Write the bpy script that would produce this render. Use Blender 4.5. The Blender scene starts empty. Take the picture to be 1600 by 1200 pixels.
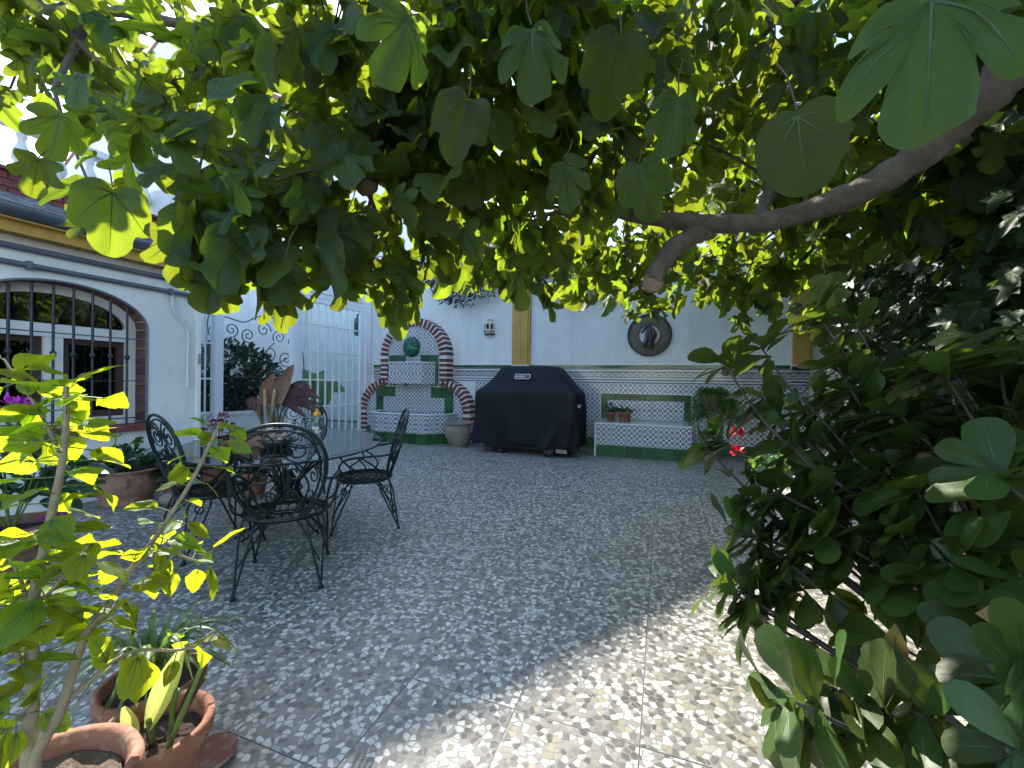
import bpy, math, random
from math import sin, cos, pi, radians, sqrt, atan2
from mathutils import Vector, Matrix, Quaternion

random.seed(7)
SC = bpy.context.scene
COL = SC.collection

# ------------------------------------------------------------------ camera
cam = bpy.data.cameras.new('camera'); cam_o = bpy.data.objects.new('camera', cam); COL.objects.link(cam_o)
cam.sensor_width = 36.0; cam.lens = 14.625; cam.clip_start = 0.02; cam.clip_end = 500
cam_o.matrix_world = (Matrix.Translation((0, 0, 1.0)) @ Matrix.Rotation(radians(19.9), 4, 'Z')
                      @ Matrix.Rotation(radians(90 - 0.4), 4, 'X') @ Matrix.Rotation(radians(0.84), 4, 'Z'))
SC.camera = cam_o

# ------------------------------------------------------------------ sky, sun, exposure
SUN = Vector((-0.962, 0.715, 0.88)).normalized()
w = bpy.data.worlds.new('World'); SC.world = w; w.use_nodes = True
nt = w.node_tree; bg = nt.nodes['Background']
sky = nt.nodes.new('ShaderNodeTexSky'); sky.sky_type = 'NISHITA'; sky.sun_disc = False
sky.sun_elevation = math.asin(SUN.z); sky.sun_rotation = atan2(SUN.x, SUN.y)
sky.air_density = 1.0; sky.dust_density = 0.5; sky.ozone_density = 1.0
nt.links.new(sky.outputs[0], bg.inputs[0]); bg.inputs[1].default_value = 0.15
sl = bpy.data.lights.new('sun', 'SUN'); sl.energy = 3.3; sl.angle = radians(0.53); sl.color = (1.0, 0.94, 0.84)
so = bpy.data.objects.new('sun', sl); COL.objects.link(so); so.location = (-9, 7, 9)
so.rotation_euler = SUN.to_track_quat('Z', 'Y').to_euler()
SC.view_settings.view_transform = 'Standard'; SC.view_settings.look = 'None'
SC.view_settings.exposure = 2.1; SC.view_settings.gamma = 1.0; SC.view_settings.use_curve_mapping = False
try:
    SC.cycles.max_bounces = 6; SC.cycles.diffuse_bounces = 4; SC.cycles.transparent_max_bounces = 12; SC.cycles.transmission_bounces = 4; SC.cycles.glossy_bounces = 3
    SC.cycles.use_denoising = True; SC.cycles.adaptive_threshold = .02
except Exception:
    pass

# ------------------------------------------------------------------ materials
MATS = {}
class Ex:
    """tiny arithmetic on shader sockets"""
    def __init__(s, nt, v): s.nt, s.v = nt, v
    def _m(s, op, *a):
        n = s.nt.nodes.new('ShaderNodeMath'); n.operation = op
        for i, x in enumerate((s,) + a):
            if isinstance(x, Ex): s.nt.links.new(x.v, n.inputs[i])
            else: n.inputs[i].default_value = x
        return Ex(s.nt, n.outputs[0])
    def __add__(s, o): return s._m('ADD', o)
    def __sub__(s, o): return s._m('SUBTRACT', o)
    def __mul__(s, o): return s._m('MULTIPLY', o)
    def __truediv__(s, o): return s._m('DIVIDE', o)
    def frac(s): return s._m('FRACT')
    def abs(s): return s._m('ABSOLUTE')
    def sqrt(s): return s._m('SQRT')
    def sin(s): return s._m('SINE')
    def cos(s): return s._m('COSINE')
    def lt(s, o): return s._m('LESS_THAN', o)
    def gt(s, o): return s._m('GREATER_THAN', o)
    def min(s, o): return s._m('MINIMUM', o)
    def max(s, o): return s._m('MAXIMUM', o)
    def atan2(s, o): return s._m('ARCTAN2', o)

def mixc(nt, fac, a, b, mode='MIX'):
    n = nt.nodes.new('ShaderNodeMix'); n.data_type = 'RGBA'; n.blend_type = mode
    for sock, x in ((n.inputs[0], fac), (n.inputs[6], a), (n.inputs[7], b)):
        if isinstance(x, Ex): nt.links.new(x.v, sock)
        elif hasattr(x, 'links'): nt.links.new(x, sock)
        elif isinstance(x, (int, float)): sock.default_value = x
        else: sock.default_value = (*x, 1)
    return n.outputs[2]

def newmat(name):
    m = bpy.data.materials.new(name); m.use_nodes = True; MATS[name] = m
    return m, m.node_tree, m.node_tree.nodes['Principled BSDF']

def noise(nt, scale, detail=4, rough=.55, coord='Object'):
    tc = nt.nodes.new('ShaderNodeTexCoord'); n = nt.nodes.new('ShaderNodeTexNoise')
    n.inputs['Scale'].default_value = scale; n.inputs['Detail'].default_value = detail; n.inputs['Roughness'].default_value = rough
    nt.links.new(tc.outputs[coord], n.inputs['Vector']); return n

def ramp(nt, sock, lo, hi):
    n = nt.nodes.new('ShaderNodeMapRange'); n.inputs[1].default_value = lo; n.inputs[2].default_value = hi
    nt.links.new(sock, n.inputs[0]); return n.outputs[0]

def bumpn(nt, b, sock, strength, dist=.01):
    n = nt.nodes.new('ShaderNodeBump'); n.inputs['Strength'].default_value = strength; n.inputs['Distance'].default_value = dist
    nt.links.new(sock, n.inputs['Height']); nt.links.new(n.outputs[0], b.inputs['Normal'])

def P(name, col, rough=.6, metal=0, spec=.5, var=None, vs=6, bump=None, bs=40, coord='Object', rnd=0, col3=None):
    m, nt, b = newmat(name)
    b.inputs['Roughness'].default_value = rough; b.inputs['Metallic'].default_value = metal
    b.inputs['Specular IOR Level'].default_value = spec
    out = None
    if var is not None:
        n = noise(nt, vs, 5, .6, coord)
        out = mixc(nt, Ex(nt, ramp(nt, n.outputs[0], .35, .68)), col, var)
        if col3 is not None:
            n2 = noise(nt, vs * 4.3, 4, .6, coord)
            out = mixc(nt, Ex(nt, ramp(nt, n2.outputs[0], .55, .72)), out, col3)
    if rnd:
        oi = nt.nodes.new('ShaderNodeObjectInfo')
        hs = nt.nodes.new('ShaderNodeHueSaturation')
        v = Ex(nt, oi.outputs['Random']) * (2 * rnd) + (1 - rnd)
        nt.links.new(v.v, hs.inputs['Value'])
        if out is not None: nt.links.new(out, hs.inputs['Color'])
        else: hs.inputs['Color'].default_value = (*col, 1)
        out = hs.outputs[0]
    if out is not None: nt.links.new(out, b.inputs['Base Color'])
    else: b.inputs['Base Color'].default_value = (*col, 1)
    if bump:
        n3 = noise(nt, bs, 6, .6, coord); bumpn(nt, b, n3.outputs[0], bump)
    return m

def leafmat(name, top, trans, mix=.45, rough=.38, spec=.45, rnd=.25, var=None):
    m, nt, b = newmat(name)
    oi = nt.nodes.new('ShaderNodeObjectInfo')
    geo = nt.nodes.new('ShaderNodeNewGeometry')
    r = Ex(nt, geo.outputs['Random Per Island'])._m('ADD', Ex(nt, oi.outputs['Random'])).frac()
    n = noise(nt, 22, 4)
    c = mixc(nt, Ex(nt, ramp(nt, n.outputs[0], .35, .7)), top, var or tuple(x * 1.45 for x in top))
    sp_n = noise(nt, 48, 3); c = mixc(nt, Ex(nt, ramp(nt, sp_n.outputs[0], .66, .74)) * .55, c, (.10, .07, .025))
    hs = nt.nodes.new('ShaderNodeHueSaturation'); nt.links.new(c, hs.inputs['Color'])
    nt.links.new((r * (2 * rnd) + (1 - rnd)).v, hs.inputs['Value'])
    nt.links.new((r * .04 + .48).v, hs.inputs['Hue'])
    nt.links.new(hs.outputs[0], b.inputs['Base Color'])
    b.inputs['Roughness'].default_value = rough; b.inputs['Specular IOR Level'].default_value = spec
    bumpn(nt, b, n.outputs[0], .12, .004)
    t = nt.nodes.new('ShaderNodeBsdfTranslucent')
    hs2 = nt.nodes.new('ShaderNodeHueSaturation'); hs2.inputs['Color'].default_value = (*trans, 1)
    nt.links.new((r * .5 + .75).v, hs2.inputs['Value']); nt.links.new((r * .03 + .485).v, hs2.inputs['Hue'])
    nt.links.new(hs2.outputs[0], t.inputs[0])
    mx = nt.nodes.new('ShaderNodeMixShader'); mx.inputs[0].default_value = mix
    nt.links.new(b.outputs[0], mx.inputs[1]); nt.links.new(t.outputs[0], mx.inputs[2])
    nt.links.new(mx.outputs[0], nt.nodes['Material Output'].inputs[0])
    return m

def objxyz(nt):
    tc = nt.nodes.new('ShaderNodeTexCoord'); s = nt.nodes.new('ShaderNodeSeparateXYZ')
    nt.links.new(tc.outputs['Object'], s.inputs[0])
    return [Ex(nt, o) for o in s.outputs]

def glaze(name, build, rough=.16):
    m, nt, b = newmat(name); x, y, z = objxyz(nt)
    c = build(nt, x, z)
    n = noise(nt, 9, 3); c = mixc(nt, Ex(nt, ramp(nt, n.outputs[0], .45, .8)) * .35, c, (.30, .29, .27))
    nt.links.new(c, b.inputs['Base Color']); b.inputs['Roughness'].default_value = rough
    n2 = noise(nt, 5, 2); bumpn(nt, b, n2.outputs[0], .05, .01)
    return m

CELL = .206 / 3
def azulejo(nt, x, z):
    u = (x / CELL + 100.5).frac() - .5; v = (z / CELL + 100.5).frac() - .5
    r = (u * u + v * v).sqrt(); th = v.atan2(u)
    pet = (th * 8).cos() * .05 + .30
    c = mixc(nt, r.lt(pet + .05), (.69, .69, .69), (.095, .12, .185))
    c = mixc(nt, r.lt(.19) * r.gt(.13), c, (.60, .61, .62))
    c = mixc(nt, r.lt(.07), c, (.05, .06, .12))
    du = u.abs() * -1 + .5; dv = v.abs() * -1 + .5
    c = mixc(nt, (du + dv).lt(.25), c, (.012, .015, .04))
    c = mixc(nt, (du - dv).abs().lt(.03) * (du + dv).gt(.28) * (du + dv).lt(.45), c, (.2, .22, .28))
    return c
def bandpat(nt, x, z):
    wv = ((x * (2 * pi / .103)).sin() * .022)
    c = mixc(nt, (z - wv).abs().lt(.007), (.19, .20, .20), (.55, .55, .54))
    c = mixc(nt, (z + wv * .8 + .012).abs().lt(.005), c, (.58, .58, .58))
    c = mixc(nt, z.abs().gt(.052), c, (.70, .70, .69))
    return c
def starpat(nt, x, z):
    p = .1267
    u = (x / p + 100.5).frac() - .5; v = (z / p + 100.5).frac() - .5
    r = (u * u + v * v).sqrt(); th = v.atan2(u)
    pet = (th * 8 + .0).cos().gt(.25) * r.gt(.12) * r.lt(.38)
    c = mixc(nt, pet, (.64, .60, .56), (.05, .04, .06))
    c = mixc(nt, r.lt(.07), c, (.22, .04, .04))
    du = u.abs() * -1 + .5; dv = v.abs() * -1 + .5
    rr = (du * du + dv * dv).sqrt()
    return mixc(nt, rr.lt(.13), c, (.05, .06, .10))

glaze('azulejo', azulejo); glaze('border_glaze', bandpat); glaze('star_glaze', starpat)
P('green_glaze', (.018, .075, .026), .15, var=(.028, .10, .034), vs=7, rnd=.3)
P('navy_glaze', (.02, .03, .08), .18)
P('white_glaze', (.62, .63, .64), .25)
P('lion_glaze', (.012, .13, .075), .14, var=(.008, .07, .045), vs=14)
P('plaster', (.76, .76, .75), .85, var=(.64, .645, .64), vs=1.3, bump=.4, bs=22, col3=(.69, .68, .65))
P('plaster_clean', (.76, .76, .75), .85, var=(.70, .70, .70), vs=1.2, bump=.15, bs=18)
P('ochre', (.55, .33, .075), .75, var=(.45, .26, .06), vs=5, bump=.2, bs=30)
P('brick_red', (.115, .032, .028), .75, var=(.17, .055, .042), vs=12, bump=.4, bs=60, rnd=.35)
P('brick_brown', (.095, .045, .035), .85, var=(.15, .075, .055), vs=14, bump=.4, bs=60, rnd=.3)
P('mortar', (.66, .63, .60), .9, bump=.3, bs=80)
P('parapet_red', (.20, .055, .045), .85, var=(.14, .045, .04), vs=3, bump=.4, bs=30)
P('slate', (.10, .10, .115), .6, var=(.17, .165, .17), vs=8, bump=.3, bs=30, rnd=.35)
P('zinc', (.16, .18, .22), .42, .6, var=(.11, .125, .16), vs=4)
P('pipe_grey', (.13, .145, .18), .5, var=(.09, .10, .13), vs=5)
P('pipe_white', (.62, .63, .64), .4)
P('white_frame', (.80, .80, .81), .4)
P('iron', (.005, .012, .011), .45, .0, .32, var=(.009, .019, .017), vs=20)
P('iron_black', (.012, .016, .022), .45, var=(.03, .034, .04), vs=18)
P('balustrade', (.68, .68, .67), .8, var=(.55, .55, .55), vs=6, bump=.2, bs=30)
P('terracotta', (.235, .085, .048), .85, var=(.33, .15, .09), vs=6, bump=.35, bs=50, col3=(.42, .29, .22))
P('terracotta_old', (.22, .10, .065), .85, var=(.30, .17, .12), vs=5, bump=.25, bs=45, col3=(.32, .24, .19))
P('stoneware', (.27, .23, .185), .8, var=(.19, .165, .14), vs=6, bump=.2, bs=40)
P('soil', (.035, .022, .016), .95, var=(.07, .045, .032), vs=40, bump=1.0, bs=70)
P('mulch', (.085, .055, .038), .95, var=(.16, .12, .09), vs=70, bump=1.0, bs=90)
P('cover_cloth', (.0045, .006, .0105), .65, spec=.28, var=(.006, .008, .013), vs=3, bump=.25, bs=160)
P('rubber', (.012, .012, .012), .7)
P('hub_grey', (.10, .10, .11), .5)
P('grey_plastic', (.30, .32, .34), .5)
P('logo_black', (.006, .006, .008), .5)
P('logo_white', (.75, .75, .76), .5)
P('logo_red', (.45, .02, .03), .5)
P('bronze', (.105, .09, .07), .55, .25, var=(.19, .165, .125), vs=42, bump=1.0, bs=60)
P('bronze_dark', (.045, .04, .035), .45, .6, var=(.12, .10, .085), vs=24)
P('ceramic_white', (.62, .58, .50), .4)
P('hole_shade', (.012, .012, .014), .8)
P('bark', (.085, .066, .05), .9, var=(.15, .12, .093), vs=14, bump=1.0, bs=38, col3=(.06, .048, .038))
P('bark_pale', (.30, .24, .15), .85, var=(.22, .16, .10), vs=30, bump=.4, bs=60)
P('bark_dark', (.055, .042, .034), .9, var=(.09, .07, .055), vs=20, bump=.5, bs=50)
P('cut_wood', (.26, .19, .13), .9, var=(.16, .11, .08), vs=18, bump=.6, bs=30)
P('stem_green', (.10, .17, .035), .6)
P('stem_red', (.10, .035, .03), .6)
P('vein', (.045, .075, .028), .6)
P('vein_dark', (.06, .10, .03), .6)
P('brown_wood', (.055, .028, .022), .55, var=(.08, .04, .03), vs=9)
P('room_dark', (.05, .04, .04), .9)
P('dry_leaf', (.20, .085, .055), .8, var=(.11, .06, .045), vs=9)
P('dry_leaf_grey', (.13, .085, .065), .85, var=(.20, .13, .095), vs=9)
P('dry_purple', (.045, .022, .035), .7, var=(.08, .04, .05), vs=14)
P('dry_stalk', (.40, .28, .16), .8, var=(.28, .18, .10), vs=20)
P('amber', (.65, .30, .03), .3)
P('pebble', (.24, .18, .14), .6, var=(.33, .27, .22), vs=18, rnd=.4)
P('bowl_dark', (.02, .022, .026), .3)
P('cement', (.16, .157, .145), .5, var=(.25, .24, .22), vs=75, col3=(.09, .09, .085))
P('grout', (.09, .088, .08), .9)
P('ground_far', (.22, .21, .19), .9, var=(.16, .15, .14), vs=1)
P('roof_tile', (.30, .12, .07), .8, var=(.22, .09, .06), vs=4)
P('petal_red', (.55, .015, .03), .5, rnd=.2)
P('petal_wine', (.20, .012, .035), .5, rnd=.3)
P('petal_purple', (.42, .03, .40), .5, rnd=.25)
P('petal_yellow', (.80, .55, .02), .5)
P('petal_white', (.75, .74, .66), .5)
leafmat('fig_leaf', (.022, .040, .018), (.42, .54, .025), .34, .58, .22)
leafmat('fig_leaf_far', (.026, .055, .020), (.34, .52, .035), .40, .42)
leafmat('hibiscus_leaf', (.04, .09, .014), (.60, .72, .02), .55, .45, .3, .35)
leafmat('shrub_leaf', (.032, .058, .012), (.17, .24, .018), .25, .42, .32)
leafmat('shrub_leaf_yellow', (.26, .19, .05), (.40, .30, .05), .3, .5)
leafmat('ivy_leaf', (.013, .030, .010), (.10, .18, .015), .20, .42, .3)
leafmat('geranium_leaf', (.04, .10, .025), (.25, .42, .05), .35, .5)
leafmat('potted_leaf', (.022, .055, .028), (.12, .25, .05), .25, .45)
leafmat('fern_leaf', (.05, .11, .02), (.22, .38, .05), .35, .5)
leafmat('hedge_leaf', (.016, .035, .020), (.06, .12, .03), .2, .5)
leafmat('juniper_leaf', (.016, .026, .030), (.03, .05, .04), .15, .6)
leafmat('spider_leaf', (.05, .10, .03), (.25, .40, .06), .35, .4, var=(.20, .25, .10))
leafmat('banana_leaf', (.10, .16, .07), (.30, .42, .10), .4, .45)
leafmat('calla_spathe', (.45, .50, .16), (.60, .65, .18), .45, .45)

def glassmat(name, tint, rough=.0, ior=1.5, boost=0.0):
    m, nt, b = newmat(name); nt.nodes.remove(b)
    t = nt.nodes.new('ShaderNodeBsdfTransparent'); t.inputs[0].default_value = (*tint, 1)
    g = nt.nodes.new('ShaderNodeBsdfGlossy'); g.inputs['Roughness'].default_value = rough
    ge_ = nt.nodes.new('ShaderNodeNewGeometry'); dp = nt.nodes.new('ShaderNodeVectorMath'); dp.operation = 'DOT_PRODUCT'
    nt.links.new(ge_.outputs['Incoming'], dp.inputs[0]); nt.links.new(ge_.outputs['Normal'], dp.inputs[1])
    mx = nt.nodes.new('ShaderNodeMixShader'); r0 = ((ior - 1) / (ior + 1)) ** 2
    f = (Ex(nt, dp.outputs['Value']).abs() * -1 + 1)._m('POWER', 5.0) * (1 - r0 - boost) + (r0 + boost)
    nt.links.new(f.v, mx.inputs[0]); nt.links.new(t.outputs[0], mx.inputs[1]); nt.links.new(g.outputs[0], mx.inputs[2])
    nt.links.new(mx.outputs[0], nt.nodes['Material Output'].inputs[0]); return m
glassmat('window_glass', (.92, .965, .95), .0, 1.5, .02)
glassmat('table_glass', (.30, .36, .36), .01, 1.6, .06)
glassmat('jar_glass', (.86, .88, .88), .02, 1.5, .05)
glassmat('dark_glass', (.25, .27, .27), .0, 1.5, .10)

# terrazzo chip material: colour per chip
m, nt, b = newmat('chip')
at = nt.nodes.new('ShaderNodeAttribute'); at.attribute_name = 'chip'
n = noise(nt, 60, 4)
c = mixc(nt, Ex(nt, ramp(nt, n.outputs[0], .3, .75)) * .3, at.outputs['Color'], (.33, .31, .27))
gp_ = nt.nodes.new('ShaderNodeNewGeometry'); st_n = nt.nodes.new('ShaderNodeTexNoise'); st_n.inputs['Scale'].default_value = 1.1; st_n.inputs['Detail'].default_value = 6
nt.links.new(gp_.outputs['Position'], st_n.inputs['Vector'])
c = mixc(nt, Ex(nt, ramp(nt, st_n.outputs[0], .42, .72)) * .45, c, (.62, .58, .52), 'MULTIPLY')
nt.links.new(c, b.inputs['Base Color']); b.inputs['Roughness'].default_value = .38; b.inputs['Specular IOR Level'].default_value = .4

# rain streaks and dirt on the plaster
def weather(name, dark):
    m_ = MATS[name]; nt_ = m_.node_tree; b2 = nt_.nodes['Principled BSDF']; src = b2.inputs['Base Color'].links[0].from_socket
    gp = nt_.nodes.new('ShaderNodeNewGeometry'); mp = nt_.nodes.new('ShaderNodeMapping'); mp.inputs['Scale'].default_value = (5, 5, .55)
    nn = nt_.nodes.new('ShaderNodeTexNoise'); nn.inputs['Scale'].default_value = 1.6; nn.inputs['Detail'].default_value = 7; nn.inputs['Roughness'].default_value = .65
    nt_.links.new(gp.outputs['Position'], mp.inputs[0]); nt_.links.new(mp.outputs[0], nn.inputs['Vector'])
    nt_.links.new(mixc(nt_, Ex(nt_, ramp(nt_, nn.outputs[0], .52, .80)) * .55, src, dark, 'MULTIPLY'), b2.inputs['Base Color'])
weather('plaster', (.70, .69, .65)); weather('plaster_clean', (.80, .79, .76)); weather('ochre', (.62, .6, .55))
# ------------------------------------------------------------------ mesh helpers
class MB:
    def __init__(s): s.v, s.f, s.mi, s.sm = [], [], [], []
    def add(s, vs, fs, mi=0, smooth=False):
        o = len(s.v); s.v += [tuple(p) for p in vs]
        for f in fs: s.f.append(tuple(i + o for i in f)); s.mi.append(mi); s.sm.append(smooth)
        return s
    def box(s, x0, x1, y0, y1, z0, z1, mi=0):
        v = [(x, y, z) for x in (x0, x1) for y in (y0, y1) for z in (z0, z1)]
        return s.add(v, [(0, 1, 3, 2), (4, 6, 7, 5), (0, 4, 5, 1), (2, 3, 7, 6), (0, 2, 6, 4), (1, 5, 7, 3)], mi)
    def tube(s, pts, r, n=6, mi=0, closed=False, cap=True):
        pts = [Vector(p) for p in pts]; k = len(pts)
        rs = r if isinstance(r, (list, tuple)) else [r] * k
        if len(rs) != k: rs = [rs[0] + (rs[-1] - rs[0]) * i / max(1, k - 1) for i in range(k)]
        prev = None; vs = []
        for i in range(k):
            if closed: t = pts[(i + 1) % k] - pts[i - 1]
            else: t = pts[min(i + 1, k - 1)] - pts[max(i - 1, 0)]
            if t.length < 1e-9: t = Vector((0, 0, 1))
            t.normalize()
            if prev is None:
                a = Vector((0, 0, 1)) if abs(t.z) < .9 else Vector((1, 0, 0))
                nrm = t.cross(a).normalized()
            else:
                nrm = prev - t * prev.dot(t)
                nrm = nrm.normalized() if nrm.length > 1e-6 else t.orthogonal().normalized()
            prev = nrm; bn = t.cross(nrm)
            for j in range(n):
                a = 2 * pi * j / n
                vs.append(pts[i] + (nrm * cos(a) + bn * sin(a)) * rs[i])
        fs = []
        for i in range(k if closed else k - 1):
            for j in range(n):
                a = i * n + j; b = i * n + (j + 1) % n; c = ((i + 1) % k) * n + (j + 1) % n; d = ((i + 1) % k) * n + j
                fs.append((a, b, c, d))
        s.add(vs, fs, mi, True)
        if cap and not closed:
            s.add(vs[:n], [tuple(range(n))[::-1]], mi); s.add(vs[-n:], [tuple(range(n))], mi)
        return s
    def lathe(s, prof, n=24, mi=0, c=(0, 0, 0), arc=None, smooth=True):
        vs = []; k = len(prof)
        for r, z in prof:
            for j in range(n):
                a = 2 * pi * j / n; vs.append((c[0] + r * cos(a), c[1] + r * sin(a), c[2] + z))
        fs = [(i * n + j, i * n + (j + 1) % n, (i + 1) * n + (j + 1) % n, (i + 1) * n + j) for i in range(k - 1) for j in range(n)]
        return s.add(vs, fs, mi, smooth)
    def prism(s, poly, y0, y1, mi=0):
        """poly in (x,z), extruded along y"""
        n = len(poly); vs = [(x, y0, z) for x, z in poly] + [(x, y1, z) for x, z in poly]
        fs = [tuple(range(n)), tuple(range(2 * n - 1, n - 1, -1))] + [(i, i + n, (i + 1) % n + n, (i + 1) % n) for i in range(n)]
        return s.add(vs, fs, mi)
    def ball(s, c, r, mi=0, n=8, sq=(1, 1, 1), jit=0):
        prof = []; vs = []; fs = []; m = n // 2 + 1
        for i in range(m + 1):
            ph = pi * i / m
            for j in range(n):
                th = 2 * pi * j / n; k = 1 + random.uniform(-jit, jit)
                vs.append((c[0] + r * sq[0] * sin(ph) * cos(th) * k, c[1] + r * sq[1] * sin(ph) * sin(th) * k, c[2] - r * sq[2] * cos(ph) * k))
        for i in range(m):
            for j in range(n): fs.append((i * n + j, i * n + (j + 1) % n, (i + 1) * n + (j + 1) % n, (i + 1) * n + j))
        return s.add(vs, fs, mi, True)
    def xf(s, M):
        s.v = [tuple(M @ Vector(p)) for p in s.v]; return s
    def mesh(s, name, mats):
        me = bpy.data.meshes.new(name); me.from_pydata(s.v, [], s.f)
        for m_ in (mats if isinstance(mats, (list, tuple)) else [mats]): me.materials.append(MATS[m_])
        me.polygons.foreach_set('material_index', s.mi); me.polygons.foreach_set('use_smooth', s.sm)
        me.update(); return me
    def obj(s, name, mats, parent=None, loc=None, rot=None, **kw):
        return link(name, s.mesh(name, mats), parent, loc, rot, **kw)

def link(name, data, parent=None, loc=None, rot=None, scale=None, M=None, kind=None, label=None):
    o = bpy.data.objects.new(name, data); COL.objects.link(o)
    if parent is not None: o.parent = parent
    if M is not None: o.matrix_basis = M
    if loc is not None: o.location = loc
    if rot is not None: o.rotation_euler = rot
    if scale is not None: o.scale = scale if hasattr(scale, '__len__') else (scale,) * 3
    if kind: o['kind'] = kind
    if label: o['label'] = label
    return o

def thing(name, label, cat, loc=(0, 0, 0), rotz=0, group=None):
    o = bpy.data.objects.new(name, None); COL.objects.link(o); o.empty_display_size = .1
    o.location = loc; o.rotation_euler = (0, 0, rotz); o['label'] = label; o['category'] = cat
    if group: o['group'] = group
    return o

def ring_pts(rx, ry, z, n=28, c=(0, 0)):
    return [(c[0] + rx * cos(2 * pi * i / n), c[1] + ry * sin(2 * pi * i / n), z) for i in range(n)]

def smoothpath(pts, sub=5):
    """Catmull-Rom"""
    P_ = [Vector(p) for p in pts]; out = []
    for i in range(len(P_) - 1):
        a = P_[max(i - 1, 0)]; b = P_[i]; c = P_[i + 1]; d = P_[min(i + 2, len(P_) - 1)]
        for k in range(sub):
            t = k / sub
            out.append(.5 * ((2 * b) + (c - a) * t + (2 * a - 5 * b + 4 * c - d) * t * t + (3 * b - a - 3 * c + d) * t ** 3))
    out.append(P_[-1]); return out

def spiral(cx, cy, r0, r1, a0, turns, n=18):
    return [(cx + (r0 + (r1 - r0) * i / n) * cos(a0 + turns * 2 * pi * i / n), cy + (r0 + (r1 - r0) * i / n) * sin(a0 + turns * 2 * pi * i / n)) for i in range(n + 1)]

# chamfered unit tile, x,z in +-.5, front at y=0 facing -y
def tile_mesh(name, mat, w_, h_, t=.012, ch=.003):
    a, b = w_ / 2, h_ / 2
    v = [(-a, t, -b), (a, t, -b), (a, t, b), (-a, t, b), (-a, ch, -b), (a, ch, -b), (a, ch, b), (-a, ch, b),
         (-a + ch, 0, -b + ch), (a - ch, 0, -b + ch), (a - ch, 0, b - ch), (-a + ch, 0, b - ch)]
    f = [(8, 9, 10, 11)] + [(4 + i, 4 + (i + 1) % 4, 8 + (i + 1) % 4, 8 + i) for i in range(4)] + [(i, (i + 1) % 4, 4 + (i + 1) % 4, 4 + i) for i in range(4)]
    me = bpy.data.meshes.new(name); me.from_pydata(v, [], f); me.materials.append(MATS[mat]); me.update(); return me
_tc = {}
def tiles(parent, name, mat, origin, du, dv, width, height, nu, nv, skip=None, gap=.0025):
    """tiles in the plane origin + a*du + b*dv; outward normal = du x dv reversed so that tile -y faces out"""
    du = Vector(du).normalized(); dv = Vector(dv).normalized(); nrm = du.cross(dv)   # outward
    tw, th = width / nu, height / nv
    key = (mat, round(tw, 4), round(th, 4))
    if key not in _tc: _tc[key] = tile_mesh(name, mat, tw - gap, th - gap)
    R = Matrix((du, -nrm, dv)).transposed().to_4x4()
    for i in range(nu):
        for j in range(nv):
            p = Vector(origin) + du * ((i + .5) * tw) + dv * ((j + .5) * th)
            if skip and skip(p): continue
            q = p + nrm * (.012 + random.uniform(-.0006, .0006))
            M_ = Matrix.Translation(q) @ R @ Matrix.Rotation(random.uniform(-.004, .004), 4, 'X') @ Matrix.Rotation(random.uniform(-.004, .004), 4, 'Z')
            link(name, _tc[key], parent, M=M_)

# ================================================================== THE SETTING
# ------------------------------------------------------------------ ground and terrazzo floor
g = MB(); g.add([(-120, -120, -.06), (120, -120, -.06), (120, 120, -.06), (-120, 120, -.06)], [(0, 1, 2, 3)])
o = g.obj('ground', 'ground_far'); o['kind'] = 'structure'
fb = MB(); fb.box(-9.0, 2.8, -3.0, 7.9, -.05, -.010)
floor = fb.obj('floor', 'grout'); floor['kind'] = 'structure'; floor['label'] = 'shaded terrazzo patio floor of square slabs with pale and dark stone chips'

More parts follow.
